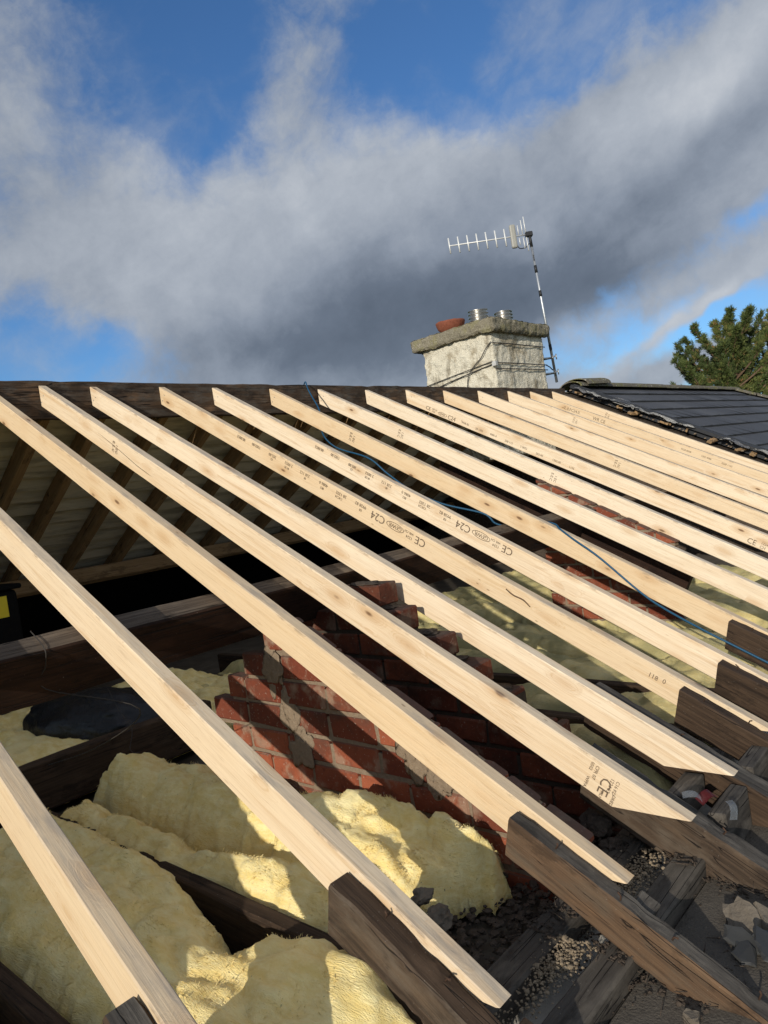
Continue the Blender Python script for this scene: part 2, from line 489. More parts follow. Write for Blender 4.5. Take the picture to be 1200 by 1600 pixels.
# ------------------------------------------------------------------ the new rafters
RAFT = [  # X low, t low, X top, t top, depth
    (.516, .26, .524, 4.068, .112), (.986, .256, .975, 4.068, .113), (1.474, .230, 1.503, 4.068, .105),
    (1.824, .210, 1.817, 4.068, .106), (2.155, .200, 2.117, 4.066, .101), (2.546, .190, 2.581, 4.069, .101),
    (2.928, .180, 2.989, 4.072, .106), (3.398, .190, 3.486, 4.064, .107), (3.990, .180, 3.966, 4.058, .105),
    (4.520, .190, 4.515, 4.064, .105), (5.092, .200, 5.048, 4.070, .105), (5.700, .190, 5.600, 4.068, .105),
    (6.262, .200, 6.179, 4.072, .105), (6.905, .210, 6.735, 4.068, .105), (7.410, .190, 7.195, 4.075, .105),
    (7.900, .190, 7.690, 4.068, .105)]
WID = .044
RLAB = [
    'new pine rafter at the bottom left corner, with a knot on its edge',
    'new pine rafter whose square end reaches lowest in the picture, beside a short dark stub',
    'new pine rafter nailed against the long reddish old rafter in the right foreground',
    'new pine rafter with a long slanting cut and a sideways stamp near its lower tip',
    'new pine rafter with a slanting tip and whitish smears, just behind the stepped bricks',
    'new rafter with upside-down print, meeting the lowest of three dark stubs at the right edge',
    'new rafter with upside-down print, just below the hanging part of the blue cable',
    'new pine rafter with the blue cable draped over its side',
    'new pine rafter directly behind the one carrying the blue cable',
    'new pine rafter passing in front of the glimpsed sunlit red brick',
    'new rafter with upright print near the ridge and again at the right edge',
    'new pine rafter meeting the ridge right under the near corner of the chimney',
    'plain knotty rafter whose top end meets the ridge under the middle of the chimney',
    'new pine rafter of a warmer orange tone, third from the slate roof',
    'new pine rafter with faint upright print, second from the slate roof',
    'new pine rafter lying along the torn edge of the slate roof']

def text_mesh(body, size, align='LEFT'):
    cu = bpy.data.curves.new('stamp', 'FONT'); cu.body = body; cu.size = size; cu.align_x = align
    cu.resolution_u = 2
    o = bpy.data.objects.new('stamp', cu); C.objects.link(o)
    dg = bpy.context.evaluated_depsgraph_get()
    me = bpy.data.meshes.new_from_object(o.evaluated_get(dg))
    bpy.data.objects.remove(o); bpy.data.curves.remove(cu)
    return me

def stamp(parent, items, name='grade_stamp'):
    """ink on the -X side of a rafter: items of (text, size, x, z, turn) in the rafter's own frame"""
    for (s, size, x, z, turn) in items:
        bm = bmesh.new()
        if s == 'OVAL':
            n = 28
            ring = [[bm.verts.new((x + (size * 1.9 - e) * math.cos(2 * PI * k / n), WID / 2 + .0022, z + (size * .62 - e) * math.sin(2 * PI * k / n))) for k in range(n)] for e in (0, .003)]
            for k in range(n): bm.faces.new((ring[0][k], ring[0][(k + 1) % n], ring[1][(k + 1) % n], ring[1][k]))
        else:
            me = text_mesh(s, size)
            # 0: upright as seen from the eaves side, 180: upside down, -90: reading down the depth
            c, sn = math.cos(R(turn)), math.sin(R(turn))
            bm.from_mesh(me); bpy.data.meshes.remove(me)
            for v in bm.verts:
                a, b = v.co.x, v.co.y
                v.co = Vector((x - (a * c - b * sn), WID / 2 + .0022, z + a * sn + b * c))
        obj(name, bm, M['ink'], parent, parent.matrix_basis.copy())

rafters = []
for i, (xb, tb, xt, tt, d) in enumerate(RAFT):
    p0, p1 = W(xb + WID / 2, tb), W(xt + WID / 2, tt)
    mw = frame(p0, p1 - p0, NN)
    bm = timber_mesh((p1 - p0).length, WID, d, -1 / math.tan(TH), math.tan(TH), nseg=40, rough=.0011, seed=i * 1.3, bow=.003)
    o = obj('rafter', bm, [M['new'], M['new'], M['newend']], None, mw)
    tag(o, RLAB[i], 'rafter', 'new rafters leaning on the ridge beam')
    rafters.append(o)
def tx(i, t): return t - RAFT[i][1]
for i, tce in ((5, 1.735), (6, 1.50)):
    x = tx(i, tce)
    it = [('CE', .054, x, -.018, 180), ('WR CH', .017, x + .078, -.016, 180), ('1224', .020, x + .080, -.037, 180),
          ('OVAL', .030, x + .195, -.032, 0), ('GEWR', .029, x + .152, -.022, 180), ('C24', .056, x + .262, -.016, 180)]
    for k, s in enumerate(('9928 82', '28 1202', '4086 0', '228 112', '2 0052', '202.00', '1202.00', '00.0052')):
        it.append((s, .024, x + .395 + k * .142, -.014 - .003 * (k % 2), 180))
        if k < 6: it.append((('E8', 'C4C24', '8E2', '0E', '8C2E', 'E2')[k], .018, x + .42 + k * .142, -.040, 180))
    stamp(rafters[i], it)
x = tx(10, 3.80)
stamp(rafters[10], [('CE', .046, x, -.088, 0), ('WR CH', .017, x - .070, -.070, 0), ('1224', .018, x - .072, -.090, 0), ('OVAL', .026, x - .19, -.078, 0), ('GEWR', .022, x - .155, -.085, 0), ('C24', .050, x - .25, -.094, 0)]
      + [(s, .024, x - .40 - k * .15, -.082 - .004 * (k % 2), 0) for k, s in enumerate(('9928 82', '28 1202', '4086 0', '228 112', '2 0052', '202.00', '1202.00', '1105'))])
x = tx(10, 1.00)
stamp(rafters[10], [('CE', .050, x, -.090, 0), ('1224', .022, x - .085, -.066, 0), ('CH', .026, x - .085, -.092, 0), ('OVAL', .030, x - .22, -.07, 0)])
x = tx(14, 3.62)
stamp(rafters[14], [('L.0.FC24.0.', .042, x, -.055, 0), ('WR CE', .046, x - .34, -.060, 0), ('9928 8228', .024, x - 1.3, -.05, 0), ('1202 4086', .024, x - 1.5, -.05, 0), ('0228 1122', .024, x - 1.7, -.05, 0)])
for i, t in ((3, 3.20), (7, 3.15), (8, 3.16), (9, 2.19), (11, 2.24), (13, 3.25), (15, 3.36)):
    x = tx(i, t)
    stamp(rafters[i], [('E.E.C', .028, x + .012, -.020, -90), ('1.EC', .026, x - .020, -.030, -90)])
x = tx(3, .47)
stamp(rafters[3], [('CE', .046, x - .016, -.032, -90), ('0502', .014, x + .026, -.012, -90), ('CPR 07', .015, x + .010, -.014, -90), ('C16 KD', .014, x - .056, -.020, -90),
                   ('1224 03', .015, x - .040, -.022, -90), ('WPPA', .014, x + .024, -.060, -90), ('KILN', .013, x - .026, -.076, -90), ('DRIED', .013, x - .060, -.066, -90)])
x = tx(5, .575)
stamp(rafters[5], [('118', .026, x + .05, -.050, 0), ('0', .026, x - .005, -.046, 0)])
# a resin split
bm = bmesh.new(); x0 = tx(5, 1.21)
add_tube(bm, spline([(x0 + .07, WID / 2 - .001, -.028), (x0 + .03, WID / 2 + .0002, -.036), (x0 - .02, WID / 2 + .0002, -.033), (x0 - .06, WID / 2 - .001, -.045)], 6), .0034, 5)
obj('split', bm, M['oldred'], rafters[5], rafters[5].matrix_basis.copy())
bm = bmesh.new(); x0 = tx(3, 3.45)
add_tube(bm, spline([(x0, WID / 2 - .0012, -.030), (x0 - .3, WID / 2, -.050), (x0 - .48, WID / 2 + .0002, -.066), (x0 - .62, WID / 2 - .0015, -.070)], 6), .0014, 5)
obj('split', bm, M['oldred'], rafters[3], rafters[3].matrix_basis.copy())

rg = random.Random(9)
for i, o in enumerate(rafters):
    L = (W(RAFT[i][2], RAFT[i][3]) - W(RAFT[i][0], RAFT[i][1])).length
    for x, z in ((L - .075, -.035), (L - .060, -.075)):
        b = bmesh.new(); x += rg.uniform(-.012, .012); z += rg.uniform(-.008, .008)
        add_tube(b, [(x, WID / 2 - .004, z), (x, WID / 2 + .0022, z)], .0032, 8)
        obj('nail', b, M['galv'], o, o.matrix_basis.copy())

# ------------------------------------------------------------------ old rafter stubs
def old_rafter(X0, X1, t0, t1, dn, h, mats, label, k1=.25, group='old dark rafter ends left at the eaves', ch=.005):
    p0, p1 = W((X0 + X1) / 2, t0, dn), W((X0 + X1) / 2, t1, dn)
    mw = frame(p0, p1 - p0, NN)
    bm = timber_mesh((p1 - p0).length, X1 - X0, h, 0, k1, ch, 130, .007, seed=X0 * 5)
    o = obj('old_rafter', bm, mats, None, mw)
    rg = random.Random(int(X0 * 1000))
    L = (p1 - p0).length
    for q in range(4 if group else 0):
        b = bmesh.new(); x = L * (.35 + .18 * q) + rg.uniform(-.03, .03); y = rg.uniform(-.3, .3) * (X1 - X0)
        add_tube(b, [(x, y, -.01), (x + rg.uniform(-.006, .006), y + .003, .010), (x + rg.uniform(-.014, .014), y + .006, .016)], .0022, 6)
        obj('nail', b, M['rust'], o, mw)
    return tag(o, label, 'old rafter', group)
old_rafter(.455, .513, -.35, .665, -.012, .13, [M['old'], M['oldtop'], M['old']], 'charred old rafter stub just entering the bottom edge near the left corner')
old_rafter(.926, .983, -.35, .637, -.014, .120, [M['oldbrown'], M['old'], M['old']], 'dark cracked old rafter stub at the bottom centre, shortest and nearest in view')
old_rafter(1.418, 1.471, -.42, .517, -.012, .103, [M['oldred'], M['oldtop'], M['old']], 'long reddish brown old rafter with a grey top, crossing the bottom right corner')
old_rafter(1.872, 1.945, -.35, .54, -.03, .150, [M['oldbrown'], M['oldtop'], M['old']], 'old rafter with a cracked brown side running under the tip with the round stamp')
old_rafter(2.203, 2.295, -.3, .70, -.035, .13, [M['old'], M['oldtop'], M['old']], 'old grey topped rafter lying beside the new rafter with whitish smears')
old_rafter(2.485, 2.544, -.3, .495, -.008, .125, [M['old'], M['old'], M['old']], 'dark brown old stub, lowest of the three at the right edge, flecked with pale chips')
old_rafter(2.868, 2.928, -.3, .482, -.008, .125, [M['old'], M['old'], M['old']], 'dark old stub in the middle of the three stacked up the right edge')
old_rafter(3.338, 3.402, -.3, .592, -.008, .125, [M['old'], M['old'], M['old']], 'dark old stub split along its side, uppermost of three and crossed by the blue cable')

# ------------------------------------------------------------------ ridge beam, purlin, binder, joists
def beam(name, p0, p1, up, w, h, mats, label, cat, rough=.006, group=None, nseg=60, ch=.006, seed=1):
    p0, p1 = Vector(p0), Vector(p1)
    mw = frame(p0, p1 - p0, up)
    bm = timber_mesh((p1 - p0).length, w, h, 0, 0, ch, nseg, rough, seed)
    o = obj(name, bm, mats, None, mw)
    return tag(o, label, cat, group)
Z = Vector((0, 0, 1))
beam('ridge_beam', (-1.2, 4.178, .904), (8.02, 4.178, .922), Z, .05, .222, [M['ridge'], M['oldtop'], M['old']],
     'long dark weathered ridge beam carrying the tops of all new rafters', 'beam', .006, nseg=120)
pc = W(0, 1.82, -.112)
beam('purlin', (-.5, pc.y, pc.z), (8.0, pc.y, pc.z), NN, .092, .19, [M['black'], M['purltop'], M['black']],
     'dark purlin with a dusty grey top running under the new rafters', 'beam', .004, nseg=100)
beam('binder', (-.3, 3.14, -.885), (1.95, 3.14, -.885), Z, .07, .2, [M['old'], M['old'], M['old']],
     'dark floor binder between the two beds of insulation at the left', 'beam', .004)
JL = ['dark dusty ceiling joist in the very bottom left corner', 'ceiling joist showing between the yellow quilts left of the bottom stub',
      'ceiling joist beyond the stepped brick walls, under the hanging blue cable', 'ceiling joist farther right under the rafter draped with blue cable']
for x, y0, y1, lab in ((.535, .9, 3.1, JL[0]), (1.03, .9, 3.1, JL[1]), (2.585, 1.0, 4.6, JL[2]), (3.03, 1.0, 4.6, JL[3])):
    beam('ceiling_joist', (x, y0, -1.0), (x, y1, -1.0), Z, .05, .14, [M['old'], M['old'], M['old']], lab, 'joist', .004, 'ceiling joists among the insulation', 30)

# ------------------------------------------------------------------ far slope seen from below
DF = Vector((0, math.cos(TH), -math.sin(TH))); NF = Vector((0, math.sin(TH), math.cos(TH)))
top = Vector((0, 4.203, .86))
def F(X, t, dn=0.0): return Vector((X, 0, 0)) + top + DF * t + NF * dn
bm = bmesh.new()
tcur = -.02; k = 0
while tcur < 3.9:
    w_ = random.uniform(.135, .19)
    xs = [-1 + .5 * q for q in range(20)]
    tl = random.uniform(-.004, .016)
    for (xa, xb) in zip(xs, xs[1:]):
        vv = []
        for (x, t, d0) in ((xa, tcur, .012 + tl), (xb, tcur, .012 + tl), (xb, tcur + w_ - .006, .0), (xa, tcur + w_ - .006, .0)):
            sag = .010 * noise.noise(Vector((x * 1.7, k * 3.1, 2)))
            vv.append((x, t, d0 + sag + (.012 if t > tcur + .01 else 0) * -.9))
        lo = [bm.verts.new(F(*q)) for q in vv]; hi = [bm.verts.new(F(q[0], q[1], q[2] + .018)) for q in vv]
        bm.faces.new(lo[::-1]); bm.faces.new(hi)
        for a in range(4): bm.faces.new((lo[a], lo[(a + 1) % 4], hi[(a + 1) % 4], hi[a]))
    tcur += w_; k += 1
mw = frame(F(0, 0), Vector((1, 0, 0)), NF)
bm.transform(mw.inverted())
tag(obj('sarking', bm, M['board'], None, mw), 'pale grey sarking boards lining the far roof slope under the ridge', 'roof lining')
bm = bmesh.new()
vs = [bm.verts.new(F(x, t, .06)) for (x, t) in ((-1, .16), (8, .16), (8, 4.4), (-1, 4.4))]
hs = [bm.verts.new(F(x, t, .09)) for (x, t) in ((-1, .16), (8, .16), (8, 4.4), (-1, 4.4))]
bm.faces.new(vs); bm.faces.new(hs)
for a in range(4): bm.faces.new((vs[a], vs[(a + 1) % 4], hs[(a + 1) % 4], hs[a]))
tag(obj('slate_covering', bm, M['slate'], None), 'dark outer covering of the far roof slope behind the ridge', 'roof')
FX = [1.20, 1.52, 1.87, 2.22, 2.66, 3.10, 3.58, 4.06, 4.58, 5.12, 5.70, 6.26, 6.83, 7.34]
FL = ['leftmost old rafter of the far slope', 'old brown rafter of the far slope, second from the left', 'old brown rafter of the far slope, third from the left',
      'old brown rafter of the far slope, fourth from the left'] + ['old brown rafter of the far slope glimpsed between the new rafters farther right'] * 10
for i, x in enumerate(FX):
    mw = frame(F(x, 4.2, -.004), -DF, -NF)
    p0 = F(x, 4.3, -.112); p1 = F(x, .03, -.112)
    mw = frame(p0 + NF * .108, p1 - p0, NF)
    bm = timber_mesh((p1 - p0).length, .062, .108, 0, math.tan(TH) * 0, .004, 24, .004, seed=i * 2.1)
    tag(obj('far_rafter', bm, [M['brown']] * 3, None, mw), FL[i], 'old rafter', 'old rafters of the far slope')
p = F(0, 2.17, -.115)
beam('far_purlin', (-.6, p.y, p.z), (8, p.y, p.z), NF, .07, .13, [M['brown'], M['brown'], M['brown']], 'brown purlin across the feet of the far slope rafters above the black gap', 'beam', .004, nseg=80)
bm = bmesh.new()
add_box(bm, 3.5, 0, 0, 9.4, 1.5, .012)  # dark sheet painting the shade below the far purlin
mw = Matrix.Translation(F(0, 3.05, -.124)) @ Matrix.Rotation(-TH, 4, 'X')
tag(obj('shade_sheet', bm, M['tank'], None, mw), 'black sheet standing in for shade on the lower part of the far slope', 'membrane')
# black tank with a yellow label
t = thing('water_tank', (.95, 4.95, -.95), 'black water tank with a yellow label at the left edge of the loft', 'tank')
bm = bmesh.new(); add_box(bm, .95, 4.95, -.60, 1.5, .7, .70, .03, seg=2)
obj('tank_body', bm, M['tank'], t)
bm = bmesh.new(); add_box(bm, .95, 4.95, -.235, 1.54, .74, .03, .008); obj('lid', bm, M['tank'], t)
bm = bmesh.new(); add_box(bm, 1.50, 4.597, -.345, .26, .003, .125); lb = obj('label_plate', bm, M['yellow'], t)
bm = bmesh.new()
for (s, size, z) in (('DANGER', .034, -.312), ('FEED LINE', .024, -.345), ('REFER TO', .022, -.372), ('= =  =', .024, -.398)):
    me = text_mesh(s, size, 'RIGHT'); off = len(bm.verts); bm.from_mesh(me); bm.verts.ensure_lookup_table()
    for v in bm.verts[off:]: v.co = Vector((1.605 + v.co.x, 4.5935, z + v.co.y))
obj('lettering', bm, M['soot'], lb)

# ------------------------------------------------------------------ brick walls
def brickwork(name, x0, x1, courses, label, mortar_in=.006, rake=None, bmat='brick', mmat='mortar', z_bot=-1.12, bl=.225, ch=.095, parent_cat='brick wall', group=None):
    """wall in planes of constant X; courses = [(ztop, y_near, y_far)]; rake = dn of a sloping cut"""
    t = thing(name, ((x0 + x1) / 2, (courses[-1][1] + courses[-1][2]) / 2, z_bot), label, 'brick wall', group)
    bm = bmesh.new(); lay = bm.loops.layers.color.new('tint')
    mo = bmesh.new()
    for ci, (zt, ya, yb) in enumerate(courses):
        y = yb; first = True
        while y > ya + .03:
            l = bl * (.5 if (first and ci % 2) else 1)
            first = False
            l = min(l, y - ya)
            b = bmesh.new()
            add_box(b, (x0 + x1) / 2 + random.uniform(-.003, .003), y - l / 2, zt - ch / 2, x1 - x0, l - .011, ch - .013, .006, None, .003)
            for v in b.verts: v.co += .0035 * Vector((noise.noise(v.co * 31), noise.noise(v.co * 31 + Vector((5, 5, 5))), noise.noise(v.co * 31 + Vector((1, 9, 2)))))
            if rake is not None:
                r = bmesh.ops.bisect_plane(b, geom=b.verts[:] + b.edges[:] + b.faces[:], plane_co=W(0, 0, rake + random.uniform(-.006, .004)), plane_no=NN, clear_outer=True)
                es = [e for e in r['geom_cut'] if isinstance(e, bmesh.types.BMEdge)]
                if es: bmesh.ops.holes_fill(b, edges=es)
            q = random.random()
            vm = {}
            for v in b.verts: vm[v] = bm.verts.new(v.co)
            for f in b.faces:
                try: nf = bm.faces.new([vm[v] for v in f.verts])
                except ValueError: continue
                for lp in nf.loops: lp[lay] = (q, q, q, 1)
            b.free(); y -= l
        b = bmesh.new(); add_box(b, (x0 + x1) / 2, (ya + yb) / 2, zt - ch / 2 - .015, x1 - x0 - 2 * mortar_in, yb - ya - .036, ch - .010)
        if rake is not None:
            r = bmesh.ops.bisect_plane(b, geom=b.verts[:] + b.edges[:] + b.faces[:], plane_co=W(0, 0, rake - .008), plane_no=NN, clear_outer=True)
            es = [e for e in r['geom_cut'] if isinstance(e, bmesh.types.BMEdge)]
            if es: bmesh.ops.holes_fill(b, edges=es)
        me = bpy.data.meshes.new('x'); b.to_mesh(me); b.free(); mo.from_mesh(me); bpy.data.meshes.remove(me)
    obj('brickwork', bm, M[bmat], t); obj('mortar', mo, M[mmat], t)
    return t
cs = []
lefts = [2.02, 2.16, 2.30, 2.42, 2.54, 2.43, 2.43, 2.42, 2.40, 2.40]
for k in range(9):
    cs.append((-.325 - .095 * k, .95 + .0 * k, lefts[k]))
wl = brickwork('brick_pier', 1.605, 1.668, cs, 'red brick wall with a sloping top and stepped left end, striped by rafter shadows', rake=-.098)
# smeared mortar on the face
bm = bmesh.new()
for (y, z, r_, s) in ((2.12, -.58, .06, 1), (2.06, -.72, .055, 2), (2.02, -.86, .06, 3), (1.50, -.80, .055, 5), (1.40, -.86, .05, 6)):
    bm = bmesh.new(); rock(bm, (1.6045, y, z), r_, s * 3.1, (.07, .8, 1.15), 4, .8); obj('mortar_smear', bm, M['mortar'], wl, smooth=True)
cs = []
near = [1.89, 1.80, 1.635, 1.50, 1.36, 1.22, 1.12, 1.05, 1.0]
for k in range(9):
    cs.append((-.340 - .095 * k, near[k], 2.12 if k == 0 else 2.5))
w2 = brickwork('stepped_brick_wall', 1.98, 2.09, cs, 'raked brick wall with loose stepped bricks rising between two new rafters', bmat='soot_shade', mmat='soot_shade_m')
bm = bmesh.new()
for k in range(5):
    bm = bmesh.new(); rock(bm, (2.035, near[k] + .10 + random.uniform(0, .05), -.344 - .095 * k), .055, k * 2.7, (.85, 1.3, .16), 3, .7)
    obj('mortar_bed', bm, M['rubble'], w2, smooth=True)
cs = []
for k in range(11): cs.append((-.0 - .095 * k, 1.70, 2.62))
brickwork('red_brick_wall', 4.44, 4.51, cs, 'sunlit red brick wall top glimpsed through the gaps right of the cable', rake=-.095)

old_rafter(4.33, 4.385, 1.05, 3.0, -.205, .17, [M['black']] * 3, 'added dark timber standing in for shade low in front of the red brick wall', 0)  # dark timber added to cover the wall where it lies in shade

# party wall under the slate roof edge
t = thing('party_wall', (8.12, 2.4, -1.1), 'dark raked party wall under the torn verge of the slate roof', 'wall')
bm = bmesh.new()
pr_ = [(.45, -1.3), (.45, W(0, .45 / math.cos(TH) * .8, -.03).z), (4.16, .86), (7.9, -1.2)]
for x in (7.995, 8.2):
    pass
q = [(y, z) for (y, z) in ((.55, -1.3), (.55, -1.10), (4.151, .855), (7.8, -1.13), (7.8, -1.3))]
a = [bm.verts.new((7.99, y, z)) for y, z in q]; b = [bm.verts.new((8.22, y, z)) for y, z in q]
bm.faces.new(a); bm.faces.new(b)
for k in range(5): bm.faces.new((a[k], a[(k + 1) % 5], b[(k + 1) % 5], b[k]))
obj('wall_body', bm, M['rubble'], t)

# ------------------------------------------------------------------ insulation quilts
def pseg(p, a, b):
    ab = (b[0] - a[0], b[1] - a[1]); ap = (p[0] - a[0], p[1] - a[1])
    L = ab[0] ** 2 + ab[1] ** 2 or 1e-9
    t_ = max(0, min(1, (ap[0] * ab[0] + ap[1] * ab[1]) / L))
    return math.hypot(ap[0] - t_ * ab[0], ap[1] - t_ * ab[1])
def sdist(p, poly):
    d = 9; ins = False; n = len(poly)
    for i in range(n):
        a, b = poly[i], poly[(i + 1) % n]
        d = min(d, pseg(p, a, b))
        if (a[1] > p[1]) != (b[1] > p[1]) and p[0] < (b[0] - a[0]) * (p[1] - a[1]) / (b[1] - a[1]) + a[0]: ins = not ins
    return d if ins else -d
def quilt(poly, z0, th, label, res=.012, rnd=.05, lump=.03, hf=None, mat='ins', tufts=900, seed=0, tl=.016, group='yellow insulation quilts on the loft floor'):
    xs = [p[0] for p in poly]; ys = [p[1] for p in poly]
    xa, xb, ya, yb = min(xs) - .03, max(xs) + .03, min(ys) - .03, max(ys) + .03
    nx, ny = int((xb - xa) / res) + 1, int((yb - ya) / res) + 1
    bm = bmesh.new(); grid = {}; base = {}
    S_ = Vector((seed * 3.3, seed * 1.7, seed))
    def hgt(x, y):
        d = sdist((x, y), poly)
        d += .022 * noise.noise(Vector((x * 9, y * 9, 3)) + S_) + .012 * noise.noise(Vector((x * 30, y * 30, 1)) + S_)
        if d < 0: return None
        e = 1 - math.exp(-d / rnd)
        z = z0 + th * e
        z += lump * e * (noise.fractal(Vector((x * 4.5, y * 3.2, 0)) + S_, 1, 2, 5) + .25 * noise.noise(Vector((x * 22, y * 13, 4)) + S_))
        fx, fy = x + .05 * noise.noise(Vector((x * 5, y * 5, 9)) + S_), y + .05 * noise.noise(Vector((x * 5, y * 5, 19)) + S_)
        fold = abs(noise.noise(Vector((fx * 7.5, fy * 4.2, 2)) + S_))
        z -= .65 * lump * e * max(0, .22 - fold) / .22 * (.35 + .65 * (noise.noise(Vector((x * 3, y * 3, 6)) + S_) > -.1))
        z += .0028 * noise.noise(Vector((x * 60, y * 26, 4)) + S_) + .0016 * noise.noise(Vector((x * 150, y * 80, 4)) + S_)
        if hf: z += hf(x, y) * e
        return z
    for i in range(nx + 1):
        for j in range(ny + 1):
            x, y = xa + i * res, ya + j * res
            z = hgt(x, y)
            if z is not None:
                grid[i, j] = bm.verts.new((x + .005 * noise.noise(Vector((x * 60, y * 60, 7))), y + .005 * noise.noise(Vector((x * 60, y * 60, 17))), z))
    for (i, j) in list(grid):
        k = [(i, j), (i + 1, j), (i + 1, j + 1), (i, j + 1)]
        if all(q in grid for q in k):
            f = bm.faces.new([grid[q] for q in k]); f.smooth = True
    for e in [e for e in bm.edges if len(e.link_faces) == 1]:
        a, b = e.verts
        for v in (a, b):
            if v not in base:
                base[v] = bm.verts.new((v.co.x, v.co.y, min(z0 - .02, v.co.z - .03)))
        try:
            f = bm.faces.new((a, b, base[b], base[a])); f.smooth = True
        except ValueError: pass
    bmesh.ops.recalc_face_normals(bm, faces=bm.faces[:])
    fl = [f for f in bm.faces if f.calc_area() > 1e-8]
    edge_bias = [f for f in fl if abs(f.normal.z) < .75]
    rg = random.Random(seed)
    for k in range(tufts):
        f = rg.choice(edge_bias if (edge_bias and rg.random() < .12) else fl)
        p = f.calc_center_median(); nrm = f.normal
        if nrm.z < 0: nrm = -nrm
        tang = Vector((noise.noise(p * 9), noise.noise(p * 9 + Vector((4, 4, 4))), noise.noise(p * 9 + Vector((8, 1, 4))))).normalized()
        d = (tang * 1.3 + nrm * rg.uniform(.0, .25) - Vector((0, 0, .25)) + Vector([rg.uniform(-.4, .4) for _ in range(3)])).normalized()
        L_ = tl * (rg.uniform(.25, 1.0) ** 1.5) * (1.5 if rg.random() < .02 else 1); s = d.orthogonal().normalized() * rg.uniform(.0003, .0008)
        a = bm.verts.new(p - s - nrm * .002); b = bm.verts.new(p + s - nrm * .002)
        c = bm.verts.new(p + d * L_ * .6 + s * .7); e = bm.verts.new(p + d * L_ + Vector((0, 0, -.2 * L_)))
        bm.faces.new((a, b, c)); bm.faces.new((a, c, e))
    o = obj('insulation_quilt', bm, M[mat])
    return tag(o, label, 'insulation', group)
def bump2(cx, cy, rx, ry, a): return lambda x, y: a * math.exp(-((x - cx) / rx) ** 2 - ((y - cy) / ry) ** 2)
quilt([(.57, .9), (.57, 2.6), (.70, 2.80), (1.06, 2.86), (1.07, 2.3), (1.045, 1.95), (.97, 1.66), (.915, 1.47), (.985, 1.41), (1.03, 1.25), (1.005, 1.05), (.93, .88)],
      -1.1, .165, 'big yellow insulation quilt filling the bottom left, half in sun at its lower end', .010, .045, .024,
      lambda x, y: .03 * math.exp(-((x - .95) / .05) ** 2) * (1 if y > 1.5 else .3) + .05 * math.exp(-((x - .93) / .1) ** 2 - ((y - 1.08) / .26) ** 2), tufts=12000, seed=1)
quilt([(1.045, 1.30), (1.035, 1.75), (1.0, 1.95), (1.0, 2.80), (1.20, 2.80), (1.20, 2.45), (1.185, 2.12), (1.215, 1.80), (1.27, 1.55), (1.22, 1.38), (1.15, 1.32)],
      -1.1, .155, 'narrow yellow quilt with a dark gap on either side, sunlit just above the bottom stub', .009, .04, .03, tufts=7000, seed=2)
quilt([(1.215, 2.15), (1.225, 2.6), (1.25, 2.98), (1.56, 2.98), (1.59, 2.3), (1.5, 1.95), (1.33, 1.74), (1.245, 1.83)],
      -1.1, .19, 'shaded humped quilt of insulation below the dark binder, left of the brick wall', .010, .05, .035,
      bump2(1.33, 2.88, .12, .10, .05), tufts=5000, seed=3)
quilt([(1.10, 1.36), (1.16, 1.66), (1.30, 1.92), (1.48, 1.90), (1.58, 1.62), (1.575, 1.36), (1.545, 1.14), (1.40, 1.20), (1.25, 1.31)],
      -1.1, .15, 'thick folded lump of bright yellow insulation in the sun between the two largest stubs', .008, .035, .05,
      lambda x, y: .22 * (x - 1.2) + .014 * math.sin(13 * x + 9 * y), tufts=13000, seed=4)
quilt([(1.36, 2.5), (1.60, 2.45), (1.605, 1.22), (1.56, 1.2), (1.54, 1.95)],
      -1.1, .165, 'flat strip of yellow insulation against the foot of the striped brick wall', .010, .03, .03, tufts=4000, seed=5)
quilt([(.3, 3.2), (.3, 4.55), (2.6, 4.55), (2.6, 2.6), (2.12, 2.6), (2.12, 3.2)], -1.1, .17, 'bed of shaded insulation behind the dark floor binder', .02, .05, .05, tufts=1200, seed=6)
QL = ['dim insulation strip in the gap right of the stepped brick wall', 'dim greenish insulation strip under the rafters stamped C24', 'streaked insulation strip below the blue cable near the right edge',
      'sun flecked insulation strip one gap beyond the blue cable', 'sun flecked insulation strip beside the glimpsed red brick wall', 'far insulation strip, second beyond the red brick wall', 'farthest insulation strip toward the slate roof']
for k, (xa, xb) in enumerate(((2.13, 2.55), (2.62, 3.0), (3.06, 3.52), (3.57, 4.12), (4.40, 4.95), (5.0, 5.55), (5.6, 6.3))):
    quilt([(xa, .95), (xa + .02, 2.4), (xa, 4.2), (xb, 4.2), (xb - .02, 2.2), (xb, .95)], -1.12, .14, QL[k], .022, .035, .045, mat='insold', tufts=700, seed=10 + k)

quilt([(-.6, .95), (-.6, 3.05), (.50, 3.05), (.495, .95)], -1.1, .13, 'shaded insulation quilt left of the corner joist, mostly out of view', .02, .045, .04, tufts=1500, seed=30)

# black polythene bag on the insulation
bm = bmesh.new()
bmesh.ops.create_icosphere(bm, subdivisions=5, radius=1)
for v in bm.verts:
    p = v.co.copy()
    p.z = max(p.z, -.3)
    k = 1 + .10 * noise.fractal(p * 2 + Vector((3, 1, 4)), 1, 2, 4) + .05 * abs(noise.noise(p * 7))
    v.co = Vector((1.62 + (p.x * .20 - p.y * .16) * k * 1.0, 3.62 + (p.y * .40 + p.x * .10) * k, -.93 + p.z * .16 * k))
tag(obj('plastic_bag', bm, M['poly'], smooth=True), 'crumpled black plastic bag lying on the insulation behind the binder', 'bag')

